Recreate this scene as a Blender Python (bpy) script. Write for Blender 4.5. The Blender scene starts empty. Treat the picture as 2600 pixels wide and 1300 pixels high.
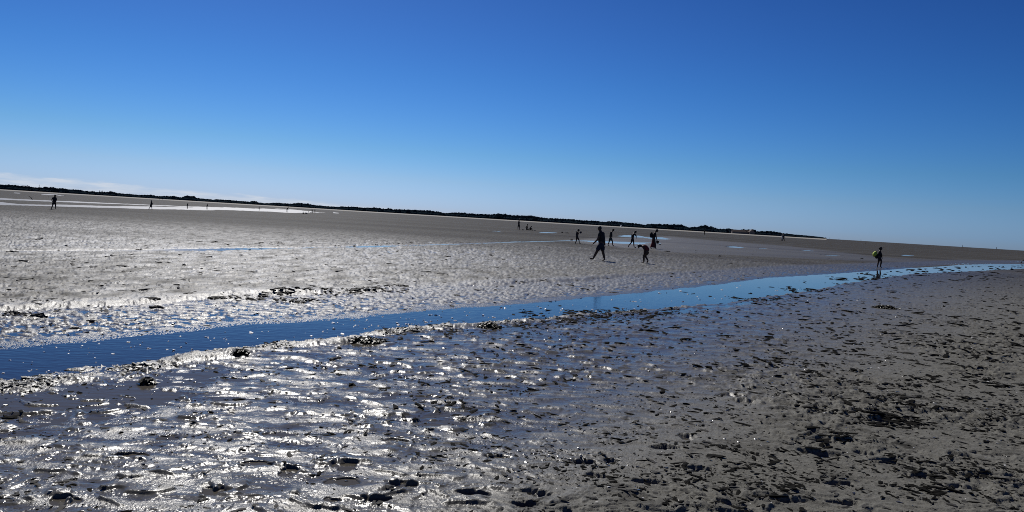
import bpy, math, random
import numpy as np
from mathutils import Vector, Matrix
sc = bpy.context.scene
C = sc.collection
R = math.radians
rnd = random.Random(7)

# ------------------------------------------------------------------ camera
F, H0 = 1964.0, 1.75                     # focal length in photo pixels (2600 wide), eye height
ROLL, PITCH = R(3.44), math.atan(92.1 / F)
cam_d = bpy.data.cameras.new('camera'); cam = bpy.data.objects.new('camera', cam_d); C.objects.link(cam)
sc.camera = cam
cam_d.sensor_width = 36.0; cam_d.lens = 36.0 * F / 2600.0
cam_d.clip_start = 0.05; cam_d.clip_end = 60000
fwd = np.array([0, math.cos(PITCH), -math.sin(PITCH)])
X0 = np.array([1.0, 0, 0]); U0 = np.array([0, math.sin(PITCH), math.cos(PITCH)])
RT = math.cos(ROLL) * X0 + math.sin(ROLL) * U0
UP = -math.sin(ROLL) * X0 + math.cos(ROLL) * U0
M = Matrix(((RT[0], UP[0], -fwd[0], 0), (RT[1], UP[1], -fwd[1], 0), (RT[2], UP[2], -fwd[2], H0), (0, 0, 0, 1)))
cam.matrix_world = M

# ------------------------------------------------------------------ light and air
SUN_AZ, SUN_EL = R(-19), R(42)           # azimuth from +Y towards +X
w = bpy.data.worlds.new('World'); sc.world = w; w.use_nodes = True
nt = w.node_tree; nt.nodes.clear()
def N(tree, t, **kw):
    n = tree.nodes.new(t)
    for k, v in kw.items():
        if k.startswith('in_'):
            n.inputs[k[3:].replace('_', ' ')].default_value = v
        else: setattr(n, k, v)
    return n
sky = N(nt, 'ShaderNodeTexSky', sky_type='NISHITA', sun_disc=False, sun_elevation=SUN_EL, sun_rotation=SUN_AZ,
        altitude=0, air_density=1.0, dust_density=0.15, ozone_density=3.5)
SKY_STR = 0.085
# low bank of thin cloud along the left half of the horizon
geo = N(nt, 'ShaderNodeTexCoord'); sep = N(nt, 'ShaderNodeSeparateXYZ'); nt.links.new(geo.outputs['Generated'], sep.inputs[0])
def mth(tree, op, a, b=None, c=None, clamp=False):
    n = N(tree, 'ShaderNodeMath', operation=op, use_clamp=clamp)
    for i, v in enumerate((a, b, c)):
        if v is None: continue
        if isinstance(v, (int, float)): n.inputs[i].default_value = v
        else: tree.links.new(v, n.inputs[i])
    return n.outputs[0]
m = lambda *a, **k: mth(nt, *a, **k)
# the deep saturated blue of the photograph: a contrast curve per channel, the same all round the horizon
srgb = N(nt, 'ShaderNodeSeparateColor'); nt.links.new(sky.outputs[0], srgb.inputs[0])
el0 = m('ARCSINE', sep.outputs[2])
rmp = N(nt, 'ShaderNodeValToRGB'); cr = rmp.color_ramp; cr.interpolation = 'LINEAR'
nt.links.new(m('DIVIDE', m('ABSOLUTE', el0), R(20), clamp=True), rmp.inputs[0])
stops = [(.6, (.47, .70, 1.66)), (2.5, (.61, .69, 1.22)), (4.6, (.64, .71, 1.02)), (10, (.74, .76, .97)), (15, (.92, .78, .94)), (20, (.98, .79, .93))]
while len(cr.elements) < len(stops): cr.elements.new(.5)
for e_, (d_, c_) in zip(cr.elements, stops): e_.position = d_ / 20; e_.color = (c_[0] / 2, c_[1] / 2, c_[2] / 2, 1)
rsep = N(nt, 'ShaderNodeSeparateColor'); nt.links.new(rmp.outputs[0], rsep.inputs[0])
hs = N(nt, 'ShaderNodeCombineColor')
for i_, g_ in enumerate((2.4, 2.0, 1.8)):
    v_ = m('MINIMUM', m('MULTIPLY', srgb.outputs[i_], .085), 1.15)
    v_ = m('MULTIPLY', m('MULTIPLY', m('POWER', v_, g_), rsep.outputs[i_]), 2 / .085)
    nt.links.new(v_, hs.inputs[i_])
az = m('ARCTAN2', sep.outputs[0], sep.outputs[1]); el = m('ARCSINE', sep.outputs[2])
mp = N(nt, 'ShaderNodeCombineXYZ'); nt.links.new(m('MULTIPLY', az, 26.0), mp.inputs[0]); nt.links.new(m('MULTIPLY', el, 190.0), mp.inputs[1])
nz = N(nt, 'ShaderNodeTexNoise'); nz.inputs['Scale'].default_value = 1.0; nz.inputs['Detail'].default_value = 6; nz.inputs['Roughness'].default_value = .6
nt.links.new(mp.outputs[0], nz.inputs['Vector'])
# top of the bank: 1.1 degrees at the left of the view, sinking to nothing a little left of the middle
topel = m('MULTIPLY_ADD', az, -0.031, 0.0005)
topel = m('MINIMUM', topel, 0.026)
edge = m('ADD', topel, m('MULTIPLY', m('SUBTRACT', nz.outputs['Fac'], .5), 0.012))
mask = m('DIVIDE', m('SUBTRACT', edge, el), 0.0035, clamp=True)
mask = m('MULTIPLY', mask, m('MULTIPLY_ADD', nz.outputs['Fac'], 2.6, -.75, clamp=True))
mx = N(nt, 'ShaderNodeMix', data_type='RGBA')
nt.links.new(mask, mx.inputs['Factor']); nt.links.new(hs.outputs[0], mx.inputs[6]); mx.inputs[7].default_value = (6.9, 7.7, 8.9, 1)
bg = N(nt, 'ShaderNodeBackground'); bg.inputs['Strength'].default_value = SKY_STR
nt.links.new(mx.outputs[2], bg.inputs['Color'])
out = N(nt, 'ShaderNodeOutputWorld'); nt.links.new(bg.outputs[0], out.inputs[0])

sun_d = bpy.data.lights.new('sun', 'SUN'); sun_d.energy = 4.0; sun_d.angle = R(0.53); sun_d.color = (1.0, .965, .91)
sun = bpy.data.objects.new('sun', sun_d); C.objects.link(sun)
sv = Vector((math.sin(SUN_AZ) * math.cos(SUN_EL), math.cos(SUN_AZ) * math.cos(SUN_EL), math.sin(SUN_EL)))
sun.rotation_euler = sv.to_track_quat('Z', 'Y').to_euler(); sun.location = (0, 0, 50)
vs = sc.view_settings; vs.view_transform = 'Standard'; vs.look = 'None'; vs.exposure = 0.0; vs.gamma = 1.0; vs.use_curve_mapping = False
cy = sc.cycles
cy.pixel_filter_type = 'BLACKMAN_HARRIS'; cy.filter_width = 0.95; cy.use_denoising = False; cy.max_bounces = 5; cy.diffuse_bounces = 2; cy.glossy_bounces = 3; cy.sample_clamp_indirect = 4; cy.sample_clamp_direct = 5
cy.caustics_reflective = False; cy.caustics_refractive = False

# ------------------------------------------------------------------ helpers
def px_ray(x, y):
    d = fwd * F + RT * (x - 1300.0) + UP * (650.0 - y)
    return d
def us(x, y):
    """photo pixel -> (u, s): F*X/Y and F*H0/Y of the point of the water plane it looks at"""
    d = px_ray(x, y)
    return F * d[0] / d[1], -F * d[2] / d[1]
def yhor(x): return 558.0 + (x - 1300) * math.tan(ROLL)
def tag(o, label=None, cat=None, group=None, kind=None):
    if label: o['label'] = label
    if cat: o['category'] = cat
    if group: o['group'] = group
    if kind: o['kind'] = kind
    return o
def mesh_obj(name, verts, faces, mat, parent=None, smooth=True):
    me = bpy.data.meshes.new(name); me.from_pydata([tuple(v) for v in verts], [], [tuple(f) for f in faces])
    if smooth: me.polygons.foreach_set('use_smooth', [True] * len(me.polygons))
    if mat: me.materials.append(mat)
    o = bpy.data.objects.new(name, me); C.objects.link(o); o.parent = parent
    return o
def np_mesh(name, V, Fq, mat, smooth=True):
    me = bpy.data.meshes.new(name)
    me.vertices.add(len(V)); me.vertices.foreach_set('co', np.ascontiguousarray(V, dtype=np.float32).ravel())
    k = Fq.shape[1]; n = len(Fq)
    me.loops.add(n * k); me.loops.foreach_set('vertex_index', np.ascontiguousarray(Fq, dtype=np.int32).ravel())
    me.polygons.add(n); me.polygons.foreach_set('loop_start', np.arange(0, n * k, k, dtype=np.int32))
    me.polygons.foreach_set('loop_total', np.full(n, k, dtype=np.int32))
    me.update(calc_edges=True)
    me.polygons.foreach_set('use_smooth', np.full(n, smooth, dtype=bool))
    if mat: me.materials.append(mat)
    return me
def empty(name, loc, rz=0):
    o = bpy.data.objects.new(name, None); C.objects.link(o); o.location = loc; o.rotation_euler = (0, 0, rz); o.empty_display_size = .2
    return o

def hash2(ix, iy, seed):
    h = (ix.astype(np.int64) * 374761393 + iy.astype(np.int64) * 668265263 + seed * 2147483647) & 0xffffffff
    h = ((h ^ (h >> 13)) * 1274126177) & 0xffffffff
    h = ((h ^ (h >> 15)) * 2246822519) & 0xffffffff
    return (h ^ (h >> 16)) / 4294967296.0
def pn(x, y, seed=0):
    """gradient noise, about -0.7..0.7"""
    x0 = np.floor(x); y0 = np.floor(y); fx = x - x0; fy = y - y0
    ux = fx * fx * fx * (fx * (fx * 6 - 15) + 10); uy = fy * fy * fy * (fy * (fy * 6 - 15) + 10)
    def g(dx, dy):
        a = hash2(x0 + dx, y0 + dy, seed) * 6.2831853
        return np.cos(a) * (fx - dx) + np.sin(a) * (fy - dy)
    a = g(0, 0) * (1 - ux) + g(1, 0) * ux; b = g(0, 1) * (1 - ux) + g(1, 1) * ux
    return (a * (1 - uy) + b * uy) * 1.4
def ss(a, b, x):
    t = np.clip((x - a) / (b - a), 0, 1); return t * t * (3 - 2 * t)

# ------------------------------------------------------------------ terrain
K = F * H0
def curve(pts):
    P = sorted(us(*p) for p in pts)
    u = np.array([p[0] for p in P]); s = np.array([p[1] for p in P])
    # carry the ends on beyond the view
    d0 = (s[1] - s[0]) / (u[1] - u[0]); d1 = (s[-1] - s[-3]) / (u[-1] - u[-3])
    u = np.concatenate([[u[0] - 1400], u, [u[-1] + 1400]])
    s = np.concatenate([[s[0] - 1400 * d0 * .5], s, [max(14, s[-1] + 400 * d1)]])
    return u, s
FAR = curve([(0,889),(133,873),(267,864),(323,856),(466,844),(600,829),(763,818.6),(926,806),(1089,789),(1300,774),(1390,767),(1526,753),
             (1689,737),(1800,726),(1940,707),(2080,698),(2219,688.5),(2297,682),(2421,674.5),(2598,671)])
NEAR = curve([(0,963),(53,960),(186,938),(373,917),(466,899),(600,884),(709,867),(845,859),(953,843),(1062,829),(1225,816),(1363,808),
              (1431,800),(1580,791),(1716,778),(1852,767),(1955,752),(2033,743),(2157,718),(2312,696),(2452,690),(2598,683)])
CHAN = curve([(0,640),(200,638),(400,636),(700,631),(900,627),(1100,622),(1200,619),(1300,615),(1450,611),(1650,617)])
# pools far out on the flat: (list of (x, top, bottom), depth)
POOLS = [
 [(-400,480,488),(0,503,507.5),(90,507,511),(180,510.5,514),(380,519.5,522),(560,526.5,529.5),(700,531,533),(800,536,538),(830,538.5,539.5)],
 [(-400,488,500),(0,513.5,521),(60,517.5,522.5),(200,521,526),(330,523,530),(480,527,533),(600,528,536),(680,529,538),(760,533,540.5),(835,539,542.5)],
 [(28,488.5,490.5),(60,489.6,491.6)],
 [(95,492,494.5),(135,493.5,496),(172,497,498.2)],
 [(838,537.5,541.5),(868,540.6,542)],
 [(1360,588,591),(1400,589,592),(1424,590,592.2)],
 [(1462,610,614.5),(1540,613,618.5),(1630,616,622),(1668,620,624)],
 [(1560,596.5,600.5),(1610,597,602.5),(1650,601.5,604)],
 [(1836,625,628.6),(1865,626,630),(1900,629,631.5)],
 [(1920,629,631.4),(1955,631.5,633.4)],
 [(2022,634,636.2),(2050,635,637.8),(2080,638,639.6)],
 [(2280,646.5,648.5),(2300,647,650.6),(2330,649.5,651)],
 [(2075,645.5,648),(2120,648,650.5),(2160,651,652.2)],
 [(1625,601,604.5),(1680,603,608),(1712,606,609)],
 [(1240,586,588),(1280,586.5,588.5)],
 [(540,524,526),(680,530.8,532.2),(760,535,536.4)],
]
POOLC = []
for P in POOLS:
    T = [us(x, a) for x, a, b in P]; B = [us(x, b) for x, a, b in P]
    POOLC.append((np.array([t[0] for t in T]), np.array([t[1] for t in T]), np.array([b[0] for b in B]), np.array([b[1] for b in B])))
SHEEN = [us(*p) for p in [(1430,604),(1700,600),(2000,622),(2230,650),(2600,664)]], [us(*p) for p in [(1430,617),(1700,646),(2000,660),(2230,668),(2600,676)]]
LEDGE = tuple(np.array(v) for v in zip(*[us(*p) for p in [(540,766),(640,759),(690,748),(780,744),(860,745),(950,741),(1040,735)]]))
GA = us(1000, 1300); GB = us(2150, 735)

# hollows and footprints one can pick out near the camera: (x, y, half width px, half height px, depth m)
PITS = [(1190,1262,42,10,.05),(1365,1264,45,8,.04),(1030,1236,34,8,.045),(870,1225,45,9,.05),(880,1185,30,14,.04),(655,1180,50,7,.045),(1330,1292,40,9,.05),
        (425,1113,35,6,.05),(710,1105,38,6,.04),(735,1200,26,10,.04),(560,1015,24,5,.03),(1010,1120,34,5,.035),(430,1010,26,6,.03),(330,1160,34,7,.045),
        (160,1275,36,8,.05),(540,1250,34,12,.05),(1085,1010,28,5,.03),(1260,1165,34,5,.03),(1480,1182,30,8,.045),(1545,1182,22,7,.04),(1690,1148,40,7,.05),(1745,1120,26,9,.05),
        (1640,1240,40,8,.05),(1770,1206,38,7,.045),(1520,1222,34,7,.04),(840,1270,28,8,.04),(960,1275,30,7,.04),(1120,905,20,4,.03),(500,955,22,5,.03),
        (2100,1170,44,9,.05),(2130,1245,34,7,.045),(2250,1190,34,7,.045),(2190,1165,30,6,.04),(1900,1030,34,6,.04),(1860,1010,30,6,.04),(2330,1225,38,7,.045),(2450,1255,40,7,.04),(2050,1160,36,7,.045),
        (2500,1165,40,6,.04),(2560,1080,36,7,.045),(2240,1080,30,6,.04),(2440,1170,34,6,.04),(2000,1290,44,9,.05),(2140,1298,50,9,.05),(1960,935,20,5,.03)]
PITW = []
for x, y, hw, hh, d in PITS:
    u, s = us(x, y); Y = K / s; X = u * Y / F
    PITW.append((X, Y, hw * Y / F, max(hh * K / s ** 2, .05), d))

def base(X, Y):
    """smooth lie of the land, wet-sheen mask"""
    r = np.hypot(X, Y) + 1e-6; ph = np.clip(np.arctan2(X, Y), -R(52), R(52))
    Yc = np.maximum(r * np.cos(ph), 1.2); u = F * np.tan(ph); s = K / Yc
    wig = pn(X * .9, Y * .9, 3) * .16 + pn(X * 3.1, Y * 3.1, 4) * .09 + pn(X * 9, Y * 9, 7) * .03        # metres
    sw = K / (Yc + wig * np.clip(Yc / 12, .6, 3))
    sf = np.interp(u, *FAR); sn = np.interp(u, *NEAR)
    t = (sw - sf) / (sn - sf)
    z = np.zeros_like(s)
    g = ((u - GA[0]) * (GA[1] - GB[1]) - (GA[1] - s) * (GB[0] - GA[0])) / math.hypot(GA[1] - GB[1], GB[0] - GA[0])
    dry = ss(-140, 330, g)
    # near side
    dn = K / sn - K / np.maximum(sw, sn)
    left = 1 - ss(-250, 500, u)
    brk = .55 + .9 * pn(X * 1.1, Y * 1.1, 9)
    levee = .036 * np.exp(-((dn - .28) / .22) ** 2) * left * np.clip(.25 + 1.5 * (brk - .55) / .9, .0, 1.2)
    zn = ss(0, .25, dn) * (.004 + .050 * dry + .010 * pn(X * .5, Y * .7, 11) * (1 - dry)) + levee
    zn = zn + (1 - dry) * (-.005 * ss(.4, .8, dn) * (1 - ss(1.2, 2.6, dn)) + .0040 * ss(1.2, 2.4, dn))
    # far side
    q = np.minimum(sw / sf, 1)
    rise = ss(0, .10, 1 - q)
    scw = pn(X * .35, Y * .35, 21)
    scarp = ss(.235 + .03 * scw, .262 + .03 * scw, 1 - q) * np.clip(.25 + .75 * ss(-.3, .1, pn(X * .22 + 3, Y * .1, 22)), 0, 1)
    scarp = scarp * (1 - ss(200, 700, u)) + ss(.2, .4, 1 - q) * ss(200, 700, u)
    zf = (.003 + .011 * ss(-700, 100, u)) * rise + .004 * ss(.10, .2, 1 - q) + .055 * scarp
    sc_ = np.interp(u, *CHAN)
    onch = (1 - ss(330, 420, u))
    toward = ss(2.2, 1.25, s / sc_)                      # sink towards the second channel
    zf = zf * (1 - toward * .25) * 1.0
    chw = 1.05 * (s / 120) + .9
    zf = zf - onch * (.072 * np.exp(-((s - sc_) / chw) ** 2))
    lg = np.interp(u, LEDGE[0], LEDGE[1]); dl = K / s - K / lg + .10 * pn(X * 2.2, Y * 2.2, 91) + .04 * pn(X * 7, Y * 7, 92)
    zf = zf + .04 * ss(-.10, .03, dl) * np.exp(-np.maximum(dl, 0) / 1.1) * ss(0, 45, np.minimum(u - LEDGE[0][0], LEDGE[0][-1] - u)) * (.55 + .6 * pn(X * .8, Y * .5, 93))
    # beyond the channel: a low swell, then the wide flat
    beyond = ss(.95, .7, s / sc_)
    zf = zf * (1 - beyond) + beyond * .05
    z = np.where(t < 0, zf, np.where(t > 1, zn, 0))
    tt = np.clip(t, 0, 1)
    z = np.where((t >= 0) & (t <= 1), -.14 * np.minimum(1, 3 * np.minimum(tt, 1 - tt)), z)
    # faint long bars on the flat
    farw = ss(60, 25, s)
    z = z + farw * .02 * pn(X * .01, Y * .035, 31)
    for Tu, Ts, Bu, Bs in POOLC:
        a = np.interp(u, Tu, Ts); b = np.interp(u, Bu, Bs)
        e_ = np.minimum(u - Tu[0], Tu[-1] - u); hw = (b - a) / 2 * (.12 + .88 * ss(0, .35 * min(Tu[-1] - Tu[0], 260), e_)) * (1 + .5 * pn(X * .12, Y * .05, 35)); mi = (a + b) / 2 + (b - a) * .22 * pn(X * .05, Y * .02 + 5, 36)
        a, b = mi - hw, mi + hw
        soft = np.maximum(.12 * (b - a), .15)
        inside = ss(0, 1, np.minimum(s - a, b - s) / soft + .0) * ss(0, 14, np.minimum(u - Tu[0], Tu[-1] - u))
        z = z * (1 - inside) - .035 * inside
    a = np.interp(u, [p[0] for p in SHEEN[0]], [p[1] for p in SHEEN[0]]); b = np.interp(u, [p[0] for p in SHEEN[1]], [p[1] for p in SHEEN[1]])
    sheen = ss(0, 5, np.minimum(s - a, b - s) + 3 * pn(X * .05, Y * .03, 33)) * ss(100, 260, u)
    z = z + ss(1.6, .9, s) * 0
    return z, u, s, q, t, dry, dn, sheen

def terrain(X, Y):
    z, u, s, q, t, dry, dn, sheen = base(X, Y)
    r = np.hypot(X, Y)
    wx = X + .12 * pn(X * 2.3, Y * 2.3, 41); wy = Y + .12 * pn(X * 2.3, Y * 2.3, 42)
    n1 = pn(wx * 1.2, wy * 2.7, 51); n2 = pn(wx * 3.4, wy * 5.6, 52); n3 = pn(wx * 9, wy * 11, 53); n4 = pn(wx * 21, wy * 24, 54); n5 = pn(wx * 47, wy * 52, 55)
    n6 = pn(X * 95, Y * 100, 56)
    near_side = t > 1
    lumpz = ss(.02, .08, 1 - q) * ss(.30, .24, 1 - q) * (t < 0)          # trampled strip along the far bank
    plate = ss(.22, .32, 1 - q) * (t < 0)
    # general relief
    wetl = near_side * (1 - dry)
    drl = near_side * dry
    rough = wetl * (.0075 * n1 + .007 * n2 + .0035 * n3 + .0014 * n4)
    cl = ss(.10, .30, n2 + .55 * n3 + .25 * n1)                 # steep sided clods
    cl2 = ss(.10, .22, n3 + .6 * n4)
    patch = ss(-.25, .25, pn(X * .45, Y * .6, 61))
    rough = rough + drl * (.006 * n1 + .005 * n2 + (.016 * cl + .009 * cl2) * patch ** 2 + .003 * n4 + .004 * n3 + .0035 * pn(wx * 5 + wy * 3, wy * 14, 57))
    rough = rough + wetl * (.014 * ss(.30, .50, n2 + .5 * n3) * (.3 + .7 * patch) + .004 * cl2 * ss(-.1, .3, n1))
    la = pn(wx * 5.0 + wy * 1.5, wy * 8.5, 58); lb = pn(wx * 12, wy * 17, 59)
    rough = rough + lumpz * (.010 * n2 + .013 * ss(-.05, .30, la + .5 * lb) + .008 * lb + .003 * n4 - .004)
    fade = 1 / (1 + (s < 70) * ((70 - s) / 25))
    pit = -ss(.10, .30, pn(wx * 2.6, wy * 3.3, 71) + .45 * n3)
    chd = np.exp(-((s - np.interp(u, *CHAN)) / (1.6 * (1.05 * s / 120 + .9))) ** 2)
    rough = rough + plate * fade * (1 - .85 * chd) * (.010 * n2 + .012 * n3 + .005 * n4 + .024 * pit + .016 * pn(wx * 7, wy * 2.6, 64) + .012 * pn(wx * 15, wy * 5, 65) + .011)
    # levee clutter
    lev = near_side * np.exp(-((dn - .3) / .3) ** 2) * (1 - ss(0, 700, u))
    rough = rough + lev * (.010 * n3 + .008 * n4 + .006 * n5)
    rough = rough + (.0024 * n5 + .0024 * n6) * (1 - ss(8, 20, r)) * np.where(t > 1, .35 + .65 * ss(-.2, .2, pn(X * 2.3, Y * 5, 63)), 1)
    calm = 1 - .8 * sheen
    z = z + rough * calm
    for px, py, a, b, d in PITW:
        e = ((X - px + .05 * n2 + .05 * n3) / a) ** 2 + ((Y - py + .05 * n3 + .03 * n4) / b) ** 2
        z = z - .8 * d * ss(1.3, .3, e)
    wet = np.clip(1 - np.clip((z - .0) / .022, 0, 1), 0, 1)
    lum = .5 + .9 * pn(X * .12, Y * .10, 81)
    wet = wet * (s > 60)
    wet = np.where(near_side, np.maximum(wet, .50 * (1 - dry)), np.maximum(wet, .42 * plate * ss(42, 115, s) * np.clip(.6 + lum * .6, .3, 1) * (.72 + .75 * pn(X * 2.2, Y * .9, 82) + .35 * pn(X * 6, Y * 2, 83)) + .55 * lumpz))
    wet = np.maximum(wet, .26 * sheen)
    film = np.maximum(near_side * (1 - dry) * ss(.25, .7, dn), .75 * lumpz * ss(.012, .002, z))
    film = np.where(s > 60, film, 0)
    return z, wet, film

def hit(x, y):
    """where the photo pixel meets the smooth ground"""
    d = px_ray(x, y); d = d / d[1]
    Yg = np.exp(np.linspace(math.log(4), math.log(6000), 3000))
    Xg = d[0] * Yg; Zg = H0 + d[2] * Yg
    z = base(Xg, Yg)[0]
    i = np.argmax(Zg <= z)
    if Zg[i] > z[i]: i = len(Yg) - 1
    return Vector((Xg[i], Yg[i], float(z[i])))

# ------------------------------------------------------------------ materials
def mat(name, base=(.5, .5, .5), rough=.6, metallic=0, spec=.5, noise=None, bump=None):
    mt = bpy.data.materials.new(name); mt.use_nodes = True
    t = mt.node_tree; b = t.nodes['Principled BSDF']
    b.inputs['Base Color'].default_value = (*base, 1); b.inputs['Roughness'].default_value = rough
    b.inputs['Metallic'].default_value = metallic; b.inputs['Specular IOR Level'].default_value = spec
    if noise:
        sc_, amt = noise
        tc = N(t, 'ShaderNodeTexCoord'); nn = N(t, 'ShaderNodeTexNoise'); nn.inputs['Scale'].default_value = sc_; nn.inputs['Detail'].default_value = 5
        t.links.new(tc.outputs['Object'], nn.inputs['Vector'])
        rp = N(t, 'ShaderNodeMapRange'); rp.inputs[1].default_value = .3; rp.inputs[2].default_value = .7; rp.inputs[3].default_value = 1 - amt; rp.inputs[4].default_value = 1 + amt
        t.links.new(nn.outputs['Fac'], rp.inputs[0])
        mxx = N(t, 'ShaderNodeMix', data_type='RGBA', blend_type='MULTIPLY'); mxx.inputs['Factor'].default_value = 1
        mxx.inputs[6].default_value = (*base, 1); t.links.new(rp.outputs[0], mxx.inputs[7]); t.links.new(mxx.outputs[2], b.inputs['Base Color'])
    if bump:
        sc_, st, dist = bump
        tc = N(t, 'ShaderNodeTexCoord'); nn = N(t, 'ShaderNodeTexNoise'); nn.inputs['Scale'].default_value = sc_; nn.inputs['Detail'].default_value = 3
        t.links.new(tc.outputs['Object'], nn.inputs['Vector'])
        bp = N(t, 'ShaderNodeBump'); bp.inputs['Strength'].default_value = st; bp.inputs['Distance'].default_value = dist
        t.links.new(nn.outputs['Fac'], bp.inputs['Height']); t.links.new(bp.outputs[0], b.inputs['Normal'])
    return mt

def mud_material():
    mt = bpy.data.materials.new('wet_mud'); mt.use_nodes = True; t = mt.node_tree; b = t.nodes['Principled BSDF']
    tc = N(t, 'ShaderNodeTexCoord'); at = N(t, 'ShaderNodeAttribute', attribute_name='wet'); sp = N(t, 'ShaderNodeAttribute', attribute_name='pale')
    L = t.links.new
    def noise(scale, detail=4, rough=.55):
        n = N(t, 'ShaderNodeTexNoise'); n.inputs['Scale'].default_value = scale; n.inputs['Detail'].default_value = detail; n.inputs['Roughness'].default_value = rough
        L(tc.outputs['Object'], n.inputs['Vector']); return n.outputs['Fac']
    def mr(v, a, b_, c, d):
        n = N(t, 'ShaderNodeMapRange'); n.inputs[1].default_value = a; n.inputs[2].default_value = b_; n.inputs[3].default_value = c; n.inputs[4].default_value = d
        L(v, n.inputs[0]); return n.outputs[0]
    def mix(f, a, b_):
        n = N(t, 'ShaderNodeMix', data_type='RGBA')
        L(f, n.inputs['Factor'])
        for i, v in ((6, a), (7, b_)):
            if isinstance(v, tuple): n.inputs[i].default_value = (*v, 1)
            else: L(v, n.inputs[i])
        return n.outputs[2]
    big = noise(.35, 5); mid = noise(3.0, 6, .65); fine = noise(28, 5, .7)
    dry = mix(mr(fine, .3, .7, 0, 1), (.098, .095, .083), (.185, .180, .158))
    wetc = mix(mr(mid, .35, .65, 0, 1), (.050, .046, .039), (.085, .078, .064))
    c = mix(at.outputs['Fac'], dry, wetc)
    black = mth(t, 'MULTIPLY', mr(mid, .52, .66, 0, 1), mr(big, .4, .6, .25, .8))
    c = mix(black, c, (.022, .021, .019))
    # long faint bars of damper and drier sand out on the flat
    bm_ = N(t, 'ShaderNodeMapping'); bm_.inputs['Scale'].default_value = (.010, .085, 1); bm_.inputs['Rotation'].default_value = (0, 0, R(3)); L(tc.outputs['Object'], bm_.inputs[0])
    bn_ = N(t, 'ShaderNodeTexNoise'); bn_.inputs['Scale'].default_value = 1.0; bn_.inputs['Detail'].default_value = 7; bn_.inputs['Roughness'].default_value = .65; L(bm_.outputs[0], bn_.inputs['Vector'])
    da = N(t, 'ShaderNodeAttribute', attribute_name='damp')
    band = mth(t, 'MULTIPLY', da.outputs['Fac'], mr(bn_.outputs['Fac'],   .36, .62, .98, .58))
    c = mix(band, c, (.038, .033, .025))
    c = mix(sp.outputs['Fac'], c, (.42, .40, .35))
    L(c, b.inputs['Base Color'])
    fm = N(t, 'ShaderNodeMapping'); fm.inputs['Scale'].default_value = (2.3, 5.2, 1); L(tc.outputs['Object'], fm.inputs[0])
    fn_ = N(t, 'ShaderNodeTexNoise'); fn_.inputs['Scale'].default_value = 1.0; fn_.inputs['Detail'].default_value = 5; fn_.inputs['Roughness'].default_value = .6; L(fm.outputs[0], fn_.inputs['Vector'])
    grain = mr(fn_.outputs['Fac'], .42, .68, 0, 1)          # 0: smooth film of water over the mud, 1: bare wet grains
    isnear = N(t, 'ShaderNodeAttribute', attribute_name='film'); film = mth(t, 'MULTIPLY', isnear.outputs['Fac'], mth(t, 'SUBTRACT', 1.0, grain))
    ro = mth(t, 'ADD', mr(at.outputs['Fac'], 0, 1, .62, .26), mr(mid, .3, .7, -.06, .10))
    ro = mth(t, 'MULTIPLY', ro, mth(t, 'MULTIPLY_ADD', film, -.62, 1.0))
    L(ro, b.inputs['Roughness'])
    bst = mth(t, 'MULTIPLY_ADD', film, -.85, 1.0)
    L(mth(t, 'MULTIPLY', mr(at.outputs['Fac'], 0, .5, .03, .5), mth(t, 'MULTIPLY_ADD', film, -.42, .74)), b.inputs['Specular IOR Level'])
    b1 = N(t, 'ShaderNodeBump'); b1.inputs['Distance'].default_value = .010; L(mth(t, 'MULTIPLY', bst, .6), b1.inputs['Strength'])
    L(noise(38, 3, .6), b1.inputs['Height'])
    b2 = N(t, 'ShaderNodeBump'); b2.inputs['Distance'].default_value = .004; L(mth(t, 'MULTIPLY', bst, .8), b2.inputs['Strength'])
    L(noise(130, 2, .6), b2.inputs['Height']); L(b1.outputs[0], b2.inputs['Normal'])
    L(b2.outputs[0], b.inputs['Normal'])
    return mt
def water_material():
    mt = bpy.data.materials.new('shallow_water'); mt.use_nodes = True; t = mt.node_tree; b = t.nodes['Principled BSDF']; L = t.links.new
    tc = N(t, 'ShaderNodeTexCoord'); at = N(t, 'ShaderNodeAttribute', attribute_name='wind')
    sh_ = N(t, 'ShaderNodeAttribute', attribute_name='shallow'); io = N(t, 'ShaderNodeMapRange'); io.inputs[3].default_value = 1.21; io.inputs[4].default_value = 1.5; L(at.outputs['Fac'], io.inputs[0]); L(mth(t, 'MULTIPLY_ADD', sh_.outputs['Fac'], -.10, io.outputs[0]), b.inputs['IOR'])
    sh = N(t, 'ShaderNodeAttribute', attribute_name='shallow'); cm = N(t, 'ShaderNodeMix', data_type='RGBA'); cm.inputs[6].default_value = (.022, .020, .017, 1); cm.inputs[7].default_value = (.080, .072, .058, 1)
    L(sh.outputs['Fac'], cm.inputs['Factor']); L(cm.outputs[2], b.inputs['Base Color'])
    ro = N(t, 'ShaderNodeMapRange'); ro.inputs[3].default_value = .03; ro.inputs[4].default_value = .48; L(at.outputs['Fac'], ro.inputs[0]); L(ro.outputs[0], b.inputs['Roughness'])
    mpn = N(t, 'ShaderNodeMapping'); mpn.inputs['Scale'].default_value = (1, 2.2, 1); mpn.inputs['Rotation'].default_value = (0, 0, R(-28)); L(tc.outputs['Object'], mpn.inputs[0])
    n1 = N(t, 'ShaderNodeTexNoise'); n1.inputs['Scale'].default_value = 5.0; n1.inputs['Detail'].default_value = 4; L(mpn.outputs[0], n1.inputs['Vector'])
    bp = N(t, 'ShaderNodeBump'); bp.inputs['Distance'].default_value = .010; bp.inputs['Strength'].default_value = .3
    rpl = N(t, 'ShaderNodeAttribute', attribute_name='ripple'); L(mth(t, 'MULTIPLY', rpl.outputs['Fac'], .35), bp.inputs['Strength'])
    L(n1.outputs['Fac'], bp.inputs['Height']); L(bp.outputs[0], b.inputs['Normal'])
    return mt
MUD = mud_material(); WATER = water_material()

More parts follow.
